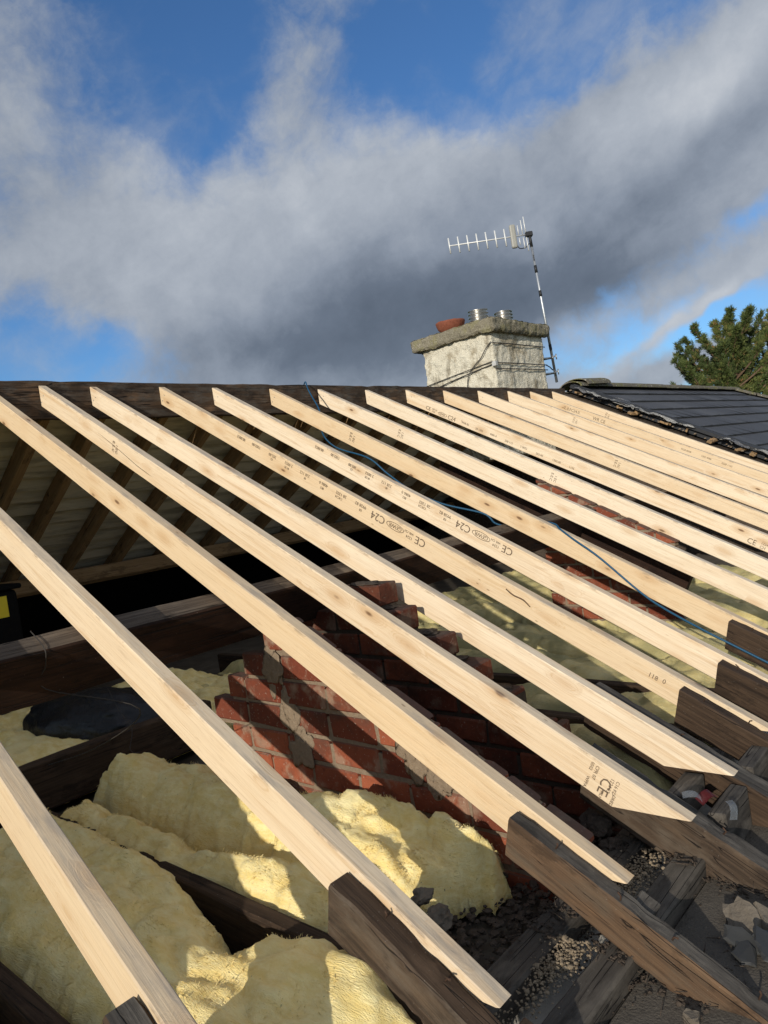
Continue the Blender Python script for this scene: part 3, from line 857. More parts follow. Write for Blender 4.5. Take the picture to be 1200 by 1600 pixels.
# ------------------------------------------------------------------ wall head, plates and eaves
tag(beam('wall_plate', (.2, .797, -1.083), (4.2, .797, -1.083), Z, .078, .07, [M['plate'], M['plate'], M['old']], 'front wall plate under the old rafter feet, grey topped', 'beam', .0035, nseg=80), None)
beam('wall_plate', (.2, .975, -1.083), (4.2, .975, -1.083), Z, .088, .06, [M['plate'], M['plate'], M['old']], 'rear wall plate, set back behind a line of mortar crumbs', 'beam', .0035, nseg=80)
bm = bmesh.new(); add_box(bm, 2.2, .50, -1.145, 4.6, .51, .03, .004)
tag(obj('eaves_board', bm, M['lead']), 'smooth grey board along the eaves below the front wall plate', 'board')
t = thing('house_wall', (3.6, .72, GROUND), 'outer house wall under the eaves', 'wall')
bm = bmesh.new(); add_box(bm, 3.6, .79, (GROUND - 1.165) / 2, 8.7, .56, -1.165 - GROUND, .01); obj('wall_body', bm, M['house'], t)
bm = bmesh.new(); add_box(bm, 3.6, 7.75, (GROUND - 1.2) / 2, 8.7, .42, -1.2 - GROUND, .01); obj('rear_wall', bm, M['house'], t)
bm = bmesh.new(); add_box(bm, 3.6, 4.24, -1.16, 8.7, 6.4, .03)
tag(obj('ceiling', bm, M['plaster']), kind='structure')
bm = bmesh.new()
for x in (-60,):
    bmesh.ops.create_grid(bm, x_segments=60, y_segments=60, size=400)
for v in bm.verts: v.co.z = GROUND
tag(obj('ground', bm, M['ground']), kind='structure')

# unseen roof slab added left of the opening to shade the loft
t = thing('unseen_shade_roof', (-2.4, 2.4, -.4), 'unseen roof slab added left of the opening to shade the loft', 'roof')
bm = bmesh.new(); add_box(bm, -2.225, 0, 0, 4.5, 4.2, .05)
obj('roof_slab', bm, M['slate'], t, Matrix.Translation(W(0, 1.98, -.02)) @ Matrix.Rotation(TH, 4, 'X'))

# rubble, crumbs and shards
bm = bmesh.new(); rg = random.Random(3)
for k in range(1500):
    x = rg.choice((1.41 - abs(rg.gauss(0, .09)), 1.41 - abs(rg.gauss(0, .2)), rg.gauss(1.72, .06), rg.uniform(1.5, 1.86)))
    y = rg.gauss(.886, .022)
    r_ = rg.uniform(.0012, .0042) * (2.2 if rg.random() < .05 else 1)
    rock(bm, (x, y, -1.092 + rg.uniform(0, .016)), r_, k, (1, 1, .7), 1, .5)
tag(obj('mortar_crumbs', bm, M['crumb']), 'pale mortar crumbs strewn between the two wall plates', 'rubble', kind='stuff')
bm = bmesh.new()
for k in range(1500):
    x = rg.uniform(1.0, 1.9); y = rg.uniform(1.0, 1.5)
    rock(bm, (x, y, -1.128 + rg.uniform(0, .03)), rg.uniform(.003, .014), k + .5, (1, 1, .6), 1, .6)
for k in range(260):      # splinters and dirt against the old timbers
    xc = rg.choice((1.0, 1.40, 1.50, 1.86, 1.96)); x = xc + rg.gauss(0, .035); y = rg.uniform(.55, 1.12)
    L = rg.uniform(.008, .045); a = rg.uniform(0, PI)
    zz = -1.075 if (.76 < y < .835 or .93 < y < 1.02) else -1.118
    add_tube(bm, [(x, y, zz), (x + L * math.cos(a), y + L * math.sin(a), zz + rg.uniform(0, .012))], [rg.uniform(.001, .003), .0006], 4)
for k in range(900):
    xc = rg.choice((1.0, 1.405, 1.49, 1.86, 1.96)); x = xc + rg.gauss(0, .018); y = rg.uniform(.6, 1.1)
    zz = -1.080 if (.76 < y < .835 or .93 < y < 1.02) else -1.126
    rock(bm, (x, y, zz), rg.uniform(.0015, .006), k + .5, (1, 1, .6), 1, .6)
for k in range(120):
    x = rg.uniform(1.0, 2.3); y = rg.gauss(.755, .02)
    rock(bm, (x, y, -1.128), rg.uniform(.001, .003), k + .5, (1, 1, .6), 1, .6)
tag(obj('rubble', bm, M['rubble']), 'dark grit and rubble covering the loft floor by the eaves', 'rubble', kind='stuff')
for (x, y, z, r_, s, lab) in ((1.885, 1.065, -1.055, .042, 1.2, 'largest dark lump of rubble below the tip with the round stamp'),
                              (1.80, 1.13, -1.07, .034, 2.9, 'middle sized dark lump of rubble left of the largest lump'),
                              (1.835, 1.0, -1.08, .026, 4.4, 'smallest dark lump of rubble in front of the largest lump')):
    bm = bmesh.new(); rock(bm, (x, y, z), r_, s, (1, 1.1, .85), 3, .55)
    tag(obj('rubble_lump', bm, M['rubble']), lab, 'rubble', 'dark lumps of rubble')
for (x, y, z, r_, s, lab) in ((1.288, 1.238, -1.01, .030, 1.7, 'pale flake of plaster tucked under the sunlit fold of insulation'),
                              (1.262, 1.166, -1.03, .036, 5.1, 'pale lump of plaster lower than the flake by the insulation fold')):
    bm = bmesh.new(); rock(bm, (x, y, z), r_, s, (1, .8, .6), 3, .6)
    tag(obj('plaster_lump', bm, M['stone']), lab, 'plaster', 'pale plaster pieces')

def shard(name, c, pts, th, rot, mat, label, cat, group=None):
    bm = bmesh.new()
    n = len(pts)
    out = []
    for q in range(n):
        a, b = Vector((*pts[q], 0)), Vector((*pts[(q + 1) % n], 0))
        for f in (0, .33, .67): out.append(a.lerp(b, f) * random.uniform(.9, 1.06))
    pts = [(p.x, p.y) for p in out]; n = len(pts)
    lo = [bm.verts.new((x, y, th * random.uniform(-.2, .2))) for x, y in pts]; hi = [bm.verts.new((x * random.uniform(.80, .98), y * random.uniform(.80, .98), th * random.uniform(.7, 1.15))) for x, y in pts]
    bm.faces.new(lo[::-1]); bm.faces.new(hi)
    for a in range(n): bm.faces.new((lo[a], lo[(a + 1) % n], hi[(a + 1) % n], hi[a]))
    from mathutils import Euler
    mw = Matrix.Translation(c) @ Euler(rot).to_matrix().to_4x4()
    return tag(obj(name, bm, mat, None, mw), label, cat, group)
shard('stone_shard', (1.705, .615, -1.125), [(-.05, -.03), (.03, -.045), (.07, .0), (.05, .04), (-.02, .035), (-.06, .01)], .022, (R(-18), R(-26), .4), M['stone'], 'pale broken stone slab at the right edge above the slate shards', 'stone')
shard('stone_shard', (1.73, .56, -1.125), [(-.04, -.02), (.03, -.03), (.06, .01), (.0, .035), (-.05, .02)], .018, (R(10), R(-30), 1.1), M['stone'], 'pale broken stone wedge tucked behind the larger slab at the right edge', 'stone')
shard('stone_shard', (1.352, .615, -1.127), [(-.014, -.014), (.014, -.015), (.018, .009), (.0, .019), (-.016, .009)], .02, (R(8), R(-12), .3), M['stone'], 'small pale chip of stone at the bottom edge against the reddish old rafter', 'stone')
for k, (x, y, rz, s, lab) in enumerate(((1.60, .585, .3, .045, 'grey slate shard leaning against the reddish old rafter'), (1.635, .60, 1.4, .040, 'dark slate shard standing behind the leaning one'),
                                         (1.655, .555, 2.3, .038, 'slate shard half under the pale stone slab'), (1.60, .52, .9, .06, 'broad slate shard lowest at the right edge'))):
    pts = [(s * (.7 + .5 * random.random()) * math.cos(a), s * (.5 + .4 * random.random()) * math.sin(a)) for a in (0, .9, 1.9, 2.9, 3.9, 5.1)]
    shard('slate_shard', (x, y, -1.12 + .008 * k), pts, .006, (R(random.uniform(-25, 25)), R(random.uniform(-30, 10)), rz), M['slatebit'], lab, 'slate', 'slate shards')

# clear plastic scraps and a red scrap at the old rafter feet
def scrap(name, c, pts, rot, mat, label, cat):
    from mathutils import Euler
    bm = bmesh.new(); rows = 5
    g_ = []
    for i in range(rows + 1):
        row = []
        for j in range(rows + 1):
            u, v = i / rows, j / rows
            a = Vector(pts[0]).lerp(Vector(pts[1]), u); b = Vector(pts[3]).lerp(Vector(pts[2]), u)
            p = a.lerp(b, v); p.z += .018 * math.sin(PI * u) + .004 * noise.noise(p * 60)
            row.append(bm.verts.new(p))
        g_.append(row)
    for i in range(rows):
        for j in range(rows): bm.faces.new((g_[i][j], g_[i + 1][j], g_[i + 1][j + 1], g_[i][j + 1]))
    bmesh.ops.solidify(bm, geom=bm.faces[:], thickness=.0012)
    o = obj(name, bm, mat, None, Matrix.Translation(c) @ Euler(rot).to_matrix().to_4x4(), smooth=True)
    return tag(o, label, cat)
sq = lambda a, b: [(-a, -b, 0), (a, -b * .8, 0), (a * .8, b, 0), (-a * 1.1, b * .9, 0)]
scrap('plastic_scrap', (1.955, .800, -.955), sq(.026, .010), (R(35), R(15), R(-60)), M['clear'], 'curled clear plastic scrap left of the red scrap', 'plastic scrap')
scrap('plastic_scrap', (1.985, .712, -.985), sq(.026, .011), (R(20), R(-50), R(25)), M['clear'], 'curled clear plastic scrap standing on the cracked old rafter by a post', 'plastic scrap')
scrap('red_scrap', (2.03, .79, -.985), sq(.028, .015), (R(30), R(-10), R(-30)), M['redp'], 'small red plastic scrap in the dark gap between old rafters', 'plastic scrap')
# blocks between the old rafters
for (x, y, z, sx, sy, sz, lab) in ((2.085, .752, -1.065, .20, .05, .12, 'dark block wedged between two old rafters beside the clear scraps'),
                                   (2.39, .772, -1.06, .18, .055, .13, 'dark block between old rafters just below the lowest right-hand stub'),
                                   (2.09, .875, -1.025, .16, .055, .085, 'short dark offcut under the tip of the white smeared rafter')):
    bm = bmesh.new(); add_box(bm, 0, 0, 0, sx, sy, sz, .004, None, .003)
    tag(obj('timber_block', bm, M['oldtop'], None, Matrix.Translation((x, y, z))), lab, 'block', 'timber blocks at the eaves')
# small offcut at the foot of the third rafter
bm = bmesh.new(); add_box(bm, 0, 0, 0, .05, .045, .05, .003, None, .003)
tag(obj('timber_block', bm, M['oldtop'], None, Matrix.Translation((1.497, .760, -1.02)) @ Matrix.Rotation(TH, 4, 'X')), 'dark offcut butted against the end of the rafter nailed to the reddish old one', 'block', 'timber blocks at the eaves')
bm = bmesh.new(); add_box(bm, 0, 0, 0, .06, .05, .05, .003, None, .003)
tag(obj('timber_block', bm, M['old'], None, Matrix.Translation((1.012, .775, -1.01)) @ Matrix.Rotation(TH, 4, 'X')), 'dark offcut touching the lowest square rafter end at the bottom edge', 'block', 'timber blocks at the eaves')

# ------------------------------------------------------------------ blue cable
pts = [(3.95, 4.35, .80), (3.90, 4.205, .942), W(3.78, 3.97, .028), W(3.74, 3.87, .0), W(3.60, 3.62, -.03), W(3.50, 3.45, -.13), W(3.40, 3.2, -.14), W(3.33, 2.85, -.078), W(3.33, 2.667, -.113), W(3.33, 2.468, -.139), W(3.36, 2.240, -.138),
       W(3.405, 1.985, -.095), W(3.43, 1.90, -.125), W(3.49, 1.80, -.11), W(3.505, 1.68, -.03), W(3.47, 1.585, .008), W(3.43, 1.525, .009), W(3.392, 1.42, .004), W(3.385, 1.262, -.02), W(3.375, 1.006, -.085), W(3.36, .862, -.10), W(3.325, .665, -.094), W(3.32, .515, -.092), W(3.31, .30, -.088)]
bm = bmesh.new(); add_tube(bm, spline(pts, 8), .0052, 8)
tag(obj('rope_cable', bm, M['blue']), 'blue cable looped over the ridge and draped across the rafters', 'cable')
# thin wires hanging in the loft at left
def wire(pts, r_, lab):
    bm = bmesh.new(); add_tube(bm, spline(pts, 6), r_, 5)
    tag(obj('wire', bm, M['wire']), lab, 'wire', 'thin wires hanging from the timbers')
wire([W(.86, 1.88, -.108), W(.856, 1.775, -.107), W(.858, 1.765, -.16), W(.860, 1.76, -.24), (1.02, 2.0, -.52), (1.06, 2.4, -.70), (1.10, 2.95, -.86)], .0018, 'thin dark wire looped over the dusty purlin at the left')
wire([(1.52, 3.25, -.70), (1.53, 3.2, -.80), (1.535, 3.11, -.88), (1.45, 2.98, -.93), (1.40, 2.80, -.90)], .0015, 'thin pale wire hanging over the floor binder onto the humped quilt')

# ------------------------------------------------------------------ chimney
t = thing('chimney_stack', (7.44, 4.83, .3), 'squat roughcast chimney stack with a thick lichened cap behind the ridge', 'chimney')
CX0, CX1, CY0, CY1 = 6.88, 8.0, 4.35, 5.32
bm = bmesh.new()
def rough_box(bm, x0, x1, y0, y1, z0, z1, n, amp, fr, rnd_=.02, seed=0):
    nx, ny, nz = n
    pts = {}
    def vtx(i, j, k):
        if (i, j, k) in pts: return pts[i, j, k]
        p = Vector((x0 + (x1 - x0) * i / nx, y0 + (y1 - y0) * j / ny, z0 + (z1 - z0) * k / nz))
        c = Vector(((x0 + x1) / 2, (y0 + y1) / 2, (z0 + z1) / 2))
        q = p * fr + Vector((seed, seed, seed))
        d = Vector((noise.noise(q), noise.noise(q + Vector((7, 0, 3))), noise.noise(q + Vector((1, 8, 2)))))
        q2 = q * 3.3
        d += .5 * Vector((noise.noise(q2), noise.noise(q2 + Vector((7, 0, 3))), noise.noise(q2 + Vector((1, 8, 2)))))
        p = p + d * amp
        on = sum((i in (0, nx), j in (0, ny), k in (0, nz)))
        if on >= 2: p += (c - p).normalized() * rnd_ * (on - 1)
        pts[i, j, k] = bm.verts.new(p); return pts[i, j, k]
    for i in range(nx):
        for j in range(ny):
            for k in (0, nz): bm.faces.new([vtx(*q) for q in ((i, j, k), (i + 1, j, k), (i + 1, j + 1, k), (i, j + 1, k))])
    for i in range(nx):
        for k in range(nz):
            for j in (0, ny): bm.faces.new([vtx(*q) for q in ((i, j, k), (i + 1, j, k), (i + 1, j, k + 1), (i, j, k + 1))])
    for j in range(ny):
        for k in range(nz):
            for i in (0, nx): bm.faces.new([vtx(*q) for q in ((i, j, k), (i, j + 1, k), (i, j + 1, k + 1), (i, j, k + 1))])
rough_box(bm, CX0, CX1, CY0, CY1, .2, 1.62, (56, 50, 72), .017, 9, .012)
obj('stack', bm, M['render'], t, smooth=True)
bm = bmesh.new(); rough_box(bm, CX0 - .075, CX1 + .075, CY0 - .075, CY1 + .11, 1.580, 1.722, (64, 60, 8), .019, 11, .03, 5)
for v in bm.verts:   # flaunching rises to the middle
    if v.co.z > 1.67:
        d = min(v.co.x - CX0 + .075, CX1 + .075 - v.co.x, v.co.y - CY0 + .075, CY1 + .11 - v.co.y)
        v.co.z += min(.03, .2 * max(0, d))
cap = obj('cap', bm, M['cap'], t, smooth=True)
# pots and liners
bm = bmesh.new()
add_lathe(bm, [(.11, -.02), (.115, .02), (.125, .03), (.155, .062), (.172, .115), (.176, .135), (.155, .135), (.13, .07), (.09, .03)], 28, (7.12, 5.03, 1.745), wob=.006)
pot = obj('chimney_pot', bm, M['terra'], t); pot['label'] = 'broken terracotta pot base'
bm = bmesh.new()
for k in range(16):
    a = 2 * PI * k / 16
    add_tube(bm, [(7.12 + .155 * math.cos(a), 5.03 + .155 * math.sin(a), 1.745 + .080), (7.12 + .167 * math.cos(a), 5.03 + .167 * math.sin(a), 1.745 + .083)], .009, 6)
obj('pot_hole', bm, M['soot'], pot)
def liner(x, y, z, r_, n, lean):
    bm = bmesh.new(); prof = []
    for k in range(n * 6 + 1):
        ph = k / 6
        prof.append((r_ + .015 * math.cos(2 * PI * ph), .040 * ph))
    prof += [(r_ - .02, .040 * n), (r_ - .02, 0)]
    add_lathe(bm, prof, 24, (0, 0, 0))
    from mathutils import Euler
    obj('flue_liner', bm, M['steel'], t, Matrix.Translation((x, y, z)) @ Euler(lean).to_matrix().to_4x4(), smooth=True)
liner(7.44, 4.84, 1.75, .112, 6, (.05, -.06, 0)); liner(7.93, 4.79, 1.76, .104, 6, (-.03, .03, 0))
bm = bmesh.new()
for (x, y, r_, s) in ((7.44, 4.84, .15, 1), (7.93, 4.79, .13, 2), (7.11, 5.03, .16, 3), (7.55, 4.95, .12, 4), (7.2, 4.93, .07, 6)): rock(bm, (x, y, 1.735), r_, s, (1, 1, .35), 3, .4)
obj('flaunching', bm, M['cap'], t, smooth=True)
# wires strapped round the stack
bm = bmesh.new()
for (za, zb, xa, dz) in ((1.455, 1.462, CX0, .0), (1.235, 1.245, CX0, 0), (1.17, 1.185, CX0, 0)):
    add_tube(bm, [(CX0 - .012, CY0 - .012, za), (7.2, CY0 - .021, za + .004), (7.6, CY0 - .021, zb - .004), (CX1 + .012, CY0 - .014, zb)], .006, 5)
add_tube(bm, [(CX0 - .014, 4.36, 1.225), (CX0 - .022, 4.7, 1.185), (CX0 - .022, 5.0, 1.145), (CX0 - .02, 5.31, 1.09)], .006, 5)
add_tube(bm, [(CX0 - .014, 4.36, 1.255), (CX0 - .022, 4.7, 1.225), (CX0 - .022, 5.0, 1.20), (CX0 - .02, 5.31, 1.17)], .005, 5)
add_tube(bm, spline([(CX0 - .012, 4.352, 1.47), (CX0 - .024, 4.43, 1.40), (CX0 - .026, 4.50, 1.32), (CX0 - .022, 4.60, 1.26), (CX0 - .022, 4.70, 1.16), (CX0 - .022, 4.74, 1.0)], 5), .0055, 5)
obj('cable', bm, M['wire'], t)
bm = bmesh.new(); add_box(bm, CX0 - .005, CY0 - .005, 1.225, .05, .05, .055, .006); obj('cable_clip', bm, M['white'], t)

# ------------------------------------------------------------------ aerial
t = thing('tv_aerial', (8.309, 4.402, 1.08), 'television aerial on a striped leaning mast beside the chimney', 'aerial')
mb, mt = Vector((8.312, 4.400, 1.09)), Vector((8.299, 4.488, 2.965))
def mp(f): return mb.lerp(mt, f)
bm = bmesh.new(); add_tube(bm, [mp(-.02), mp(1.0)], .0165, 10); obj('mast', bm, M['galv'], t)
for f0, f1 in ((.20, .235), (.30, .36), (.56, .60), (.72, .77), (.895, .99)):
    bm = bmesh.new(); add_tube(bm, [mp(f0), mp(f1)], .0185, 10); obj('tape_band', bm, M['tape'], t)
bx = Vector((-.672, .741, 0)); q0 = Vector((8.296, 4.492, 2.93)); up = Vector((.02, .05, 1)).normalized()
bm = bmesh.new(); add_tube(bm, [q0 - bx * -.02, q0 + bx * 1.005], .0085, 6); obj('boom', bm, M['alu'], t)
for k in range(7):
    p = q0 + bx * (1.0 - .117 * k)
    bm = bmesh.new(); add_tube(bm, [p - up * (.098 + .002 * k), p + up * (.098 + .002 * k)], .0095, 6); obj('element', bm, M['alu'], t)
for d, hh in ((.125, .13), (.075, .19), (.035, .23)):
    p = q0 + bx * d
    bm = bmesh.new()
    add_tube(bm, [p + up * .012, p + up * hh], .0065, 6); add_tube(bm, [p - up * .03, p - up * hh * .9], .0065, 6)
    obj('reflector', bm, M['alu'], t)
bm = bmesh.new(); p = q0 + bx * .195
mw = frame(p, bx, up)
add_box(bm, 0, 0, .0, .075, .05, .30, .02, seg=2)
obj('dipole_box', bm, M['plastic'], t, mw)
bm = bmesh.new(); add_box(bm, 0, 0, 0, .09, .06, .06, .008); obj('clamp', bm, M['tape'], t, frame(q0, bx, up))
bm = bmesh.new(); add_tube(bm, spline([p + Vector((0, -.03, -.10)), p + Vector((.03, -.05, -.16)), p + Vector((.10, -.10, -.15)), q0 + Vector((-.02, .0, -.12)), mp(.90), mp(.80) + Vector((-.02, -.01, 0))], 6), .006, 5)
obj('coaxial_cable', bm, M['tape'], t)
for z_, lo in ((1.36, 0), (1.17, 1)):
    bm = bmesh.new()
    c = Vector((8.308, 4.408, z_))
    add_tube(bm, [(CX1 + .0, 4.44, z_ - .02), c], .012, 6); add_tube(bm, [(CX1 + .01, 4.60, z_ - .03), c], .010, 6)
    add_box(bm, CX1 + .008, 4.52, z_ - .02, .02, .26, .05, .003)
    add_tube(bm, [c - Vector((.05, .03, 0)), c + Vector((.09, .0, .03))], .011, 6)
    add_tube(bm, [c + Vector((.06, -.02, -.02)), c + Vector((.06, -.02, .05))], .008, 6)
    obj('bracket', bm, M['galv'], t)
bm = bmesh.new(); add_tube(bm, spline([mp(.3) + Vector((-.02, 0, 0)), mp(.15) + Vector((-.03, -.01, 0)), (8.20, 4.36, 1.20), (8.06, 4.33, 1.22), (7.98, 4.33, 1.24)], 6), .007, 5); obj('coaxial_cable', bm, M['tape'], t)

# ------------------------------------------------------------------ neighbour's slate roof
NB = .06
t = thing('slate_roof', (11, 2.4, -.2), 'neighbouring dark slate roof with a lichened ridge to the right', 'roof')
bm = bmesh.new(); lay = bm.loops.layers.color.new('tint')
gauge = .305; tt = TR + .02; row = 0
def slate(x0, x1, t0, t1, q):
    j = random.uniform(-.0045, .0045)
    P = [W(x0, t0, NB + .022 + j), W(x1, t0, NB + .022 - j), W(x1, t1, NB), W(x0, t1, NB)]
    P2 = [W(x0, t0, NB + .006 + j), W(x1, t0, NB + .006 - j)]
    a = [bm.verts.new(p) for p in P]; b = [bm.verts.new(p) for p in P2]
    for f in (bm.faces.new(a), bm.faces.new((a[0], a[1], b[1], b[0]))):
        for lp in f.loops: lp[lay] = (q, q, q, 1)
while tt > -.1:
    x = 8.10 + (.17 if row % 2 else 0); first = True
    hip = 14.2 + (TR - tt) * math.cos(TH) * 1.0
    while x < hip:
        x1 = min(x + .335, hip)
        xx = 8.10 if first else x
        slate(xx, x1 - .005, tt - gauge - .02, tt, random.random()); first = False
        x += .335
    tt -= gauge; row += 1
obj('slates', bm, M['slate'], t)
bm = bmesh.new()
a = [(8.12, -.2, .0), (14.2, TR, 0)]
q = [W(8.12, -.2, NB - .02), W(18.0, -.2, NB - .02), W(14.2, TR, NB - .02), W(8.12, TR, NB - .02)]
vs = [bm.verts.new(p) for p in q]; ws = [bm.verts.new(p - NN * .04) for p in q]
bm.faces.new(vs); bm.faces.new(ws)
for k in range(4): bm.faces.new((vs[k], vs[(k + 1) % 4], ws[(k + 1) % 4], ws[k]))
# rear and hip slopes
rp = [Vector((8.12, RY, RZ + .03)), Vector((14.2, RY, RZ + .03)), Vector((18.0, 8.0, RZ - 2.06)), Vector((8.12, 8.0, RZ - 2.06))]
bm.faces.new([bm.verts.new(p) for p in rp])
hp = [Vector((14.2, RY, RZ + .03)), W(18.0, -.2, NB - .02), Vector((18.0, 8.0, RZ - 2.06))]
bm.faces.new([bm.verts.new(p) for p in hp])
obj('roof_deck', bm, M['black_trim'], t)
def ridge_tile_bm(r_, L, cap_=False, th=.016):
    bm = bmesh.new(); n = 10; rings = []
    for (x, rr) in ((0, r_), (L, r_ * .985), (L, r_ * .985 - th), (0, r_ - th)):
        rings.append([bm.verts.new((x, rr * 1.25 * math.cos(PI * k / n), rr * .62 * math.sin(PI * k / n))) for k in range(n + 1)])
    for a, b in zip(rings, rings[1:] + rings[:1]):
        for k in range(n): bm.faces.new((a[k], a[k + 1], b[k + 1], b[k]))
    return bm
x = 8.16; k = 0
proto = None
while x < 14.1:
    if proto is None:
        proto = obj('ridge_tile', ridge_tile_bm(.125, .445), M['lichen'], t, Matrix.Translation((x, RY, RZ + .045)), smooth=False)
        o = proto
    else:
        o = proto.copy(); C.objects.link(o); o.parent = t
        o.matrix_basis = Matrix.Translation(Vector((x, RY + random.uniform(-.004, .004), RZ + .045 + random.uniform(-.003, .004)))) @ Matrix.Rotation(random.uniform(-.01, .01), 4, 'Z')
        o.matrix_basis = Matrix.Translation(t.location).inverted() @ o.matrix_basis
    x += .45; k += 1
ob = obj('ridge_end_tile', ridge_tile_bm(.155, .62), M['lichen'], t, Matrix.Translation((8.28, RY, RZ + .062)) @ Matrix.Rotation(R(-2), 4, 'Y'))
ha, hb = Vector((14.2, RY, RZ + .05)), W(18.0, -.2, NB + .0)
hd = (hb - ha); nseg = int(hd.length / .45)
for k in range(nseg):
    o = proto.copy(); C.objects.link(o); o.parent = t
    p = ha + hd * (k / nseg)
    o.matrix_basis = Matrix.Translation(t.location).inverted() @ frame(p, hd, Z)
    o.name = 'hip_tile'
# black verge strip
bm = bmesh.new()
p0, p1 = W(8.09, -.1, NB + .02), W(8.09, TR, NB + .02)
for (x, w_, h_, z) in ((8.10, .05, .045, NB + .012), (8.155, .03, .03, NB + .028)):
    mwv = frame(W(x, -.1, z), UU, NN)
    b = bmesh.new(); add_box(b, 2.08, 0, 0, 4.16, w_, h_, .006)
    b.transform(mwv); me = bpy.data.meshes.new('x'); b.to_mesh(me); b.free(); bm.from_mesh(me); bpy.data.meshes.remove(me)
obj('verge_strip', bm, M['black_trim'], t)
bm = bmesh.new(); rg = random.Random(5)
for k in range(26):
    tq = rg.uniform(.2, 4.0)
    L = rg.uniform(.05, .20)
    fr = frame(W(8.03 + rg.uniform(-.03, .02), tq, NB - .03 + rg.uniform(-.01, .01)), Vector((1, rg.uniform(-.5, .5), rg.uniform(-.2, .2))), NN)
    b = bmesh.new(); add_box(b, 0, 0, 0, L, rg.uniform(.02, .06), .02, .002, None, .004); b.transform(fr)
    me = bpy.data.meshes.new('x'); b.to_mesh(me); b.free(); bm.from_mesh(me); bpy.data.meshes.remove(me)
obj('batten_ends', bm, M['brown'], t)
# torn membrane and felt along the verge
def crumple(c, a, b, ax, seed, amp=.04, n=14):
    bm = bmesh.new(); g_ = []
    for i in range(n + 1):
        row = []
        for j in range(n + 1):
            u, v = i / n - .5, j / n - .5
            p = Vector((u * a, v * b, 0))
            q = Vector((u * 4 + seed, v * 4, seed))
            p.z = amp * noise.fractal(q, 1, 2, 4) + amp * .5 * math.sin(u * 7 + seed)
            p.x += .25 * a * noise.noise(Vector((v * 3, seed, 1))); p.y += .3 * b * noise.noise(Vector((u * 5, seed, 6)))
            row.append(bm.verts.new(p))
        g_.append(row)
    for i in range(n):
        for j in range(n): bm.faces.new((g_[i][j], g_[i + 1][j], g_[i + 1][j + 1], g_[i][j + 1]))
    bmesh.ops.solidify(bm, geom=bm.faces[:], thickness=.003)
    return bm
for (X, tq, a, b, s, mt_, lab) in ((8.16, 3.42, .62, .34, 2.0, 'felt', 'largest torn grey felt flap on the slate roof edge'), (8.07, 3.62, .32, .12, 5.0, 'white', 'white membrane scrap highest on the slate roof edge'),
                                   (8.06, 3.16, .30, .12, 7.7, 'white', 'white membrane scrap just below the grey felt flap'), (8.05, 3.34, .3, .10, 3.3, 'white', 'white membrane scrap under the grey felt flap'), (8.04, 2.70, .35, .06, 4.3, 'white', 'thin white membrane strip halfway down the slate roof edge'),
                                   (8.05, 2.98, .30, .07, 9.1, 'white', 'thin white membrane strip between felt flap and halfway strip'), (8.06, 2.06, .30, .16, 1.3, 'felt', 'smaller torn grey felt scrap low on the slate roof edge'), (8.03, 2.14, .12, .10, 8.2, 'white', 'white membrane curl beside the low felt scrap'),
                                   (8.04, 1.72, .25, .08, 6.1, 'white', 'lowest white membrane curl at the right edge of the picture'), (8.05, 3.85, .25, .08, 11.4, 'felt', 'dark felt shred right under the ridge end tile')):
    tag(obj('torn_membrane', crumple(0, a, b, 0, s, .020), M[mt_], None, frame(W(X, tq, NB + .02), UU, NN), smooth=True), lab, 'membrane', 'torn membrane along the slate roof edge')
bm = bmesh.new()
for k in range(60):
    rock(bm, W(8.04 + rg.uniform(-.05, .05), rg.uniform(.3, 4.05), NB - .035), rg.uniform(.006, .022), k, (1, 1, .6), 1, .5)
tag(obj('verge_mortar', bm, M['mortar']), 'broken mortar bits along the slate roof edge', 'rubble', kind='stuff')
# house under the neighbour's roof
tn = thing('neighbour_house', (13, 4, GROUND), 'neighbouring house walls under the slate roof', 'house')
bm = bmesh.new(); add_box(bm, 13.0, 4.15, (GROUND - 1.3) / 2, 9.4, 7.2, -1.3 - GROUND, .02); obj('wall', bm, M['house'], tn)

# ------------------------------------------------------------------ pine tree beyond the roofs
t = thing('pine_tree', (30.2, 8.6, GROUND), 'dark green pine tree rising behind the slate roof at the right edge', 'tree')
rg = random.Random(21)
vr = Vector((.672, -.741, 0)); vf = Vector((.741, .672, 0))
base = Vector((30.2, 8.6, GROUND))
bmT = bmesh.new()
bmT_p = [base, base + Vector((.1, 0, 3)), base + Vector((0, .1, 5.2)), base + Vector((.05, 0, 6.4)), base + Vector((0, 0, 7.9))]
add_tube(bmT, spline(bmT_p, 5), [.26 - .011 * k for k in range(21)], 9)
bmC = bmesh.new(); layc = bmC.loops.layers.color.new('tint')
def tuft(p, d, size, q):
    for k in range(12):
        e = (d + Vector([rg.gauss(0, .55) for _ in range(3)])).normalized()
        s = e.orthogonal().normalized(); s = (s * math.cos(k) + e.cross(s) * math.sin(k)) * size * .075
        L = size * rg.uniform(.8, 1.45)
        f = bmC.faces.new([bmC.verts.new(x) for x in (p - s * .6, p + e * L * .5 - s, p + e * L, p + e * L * .5 + s)])
        qq = max(0, min(1, q + rg.uniform(-.2, .2)))
        for lp in f.loops: lp[layc] = (qq, qq, qq, 1)
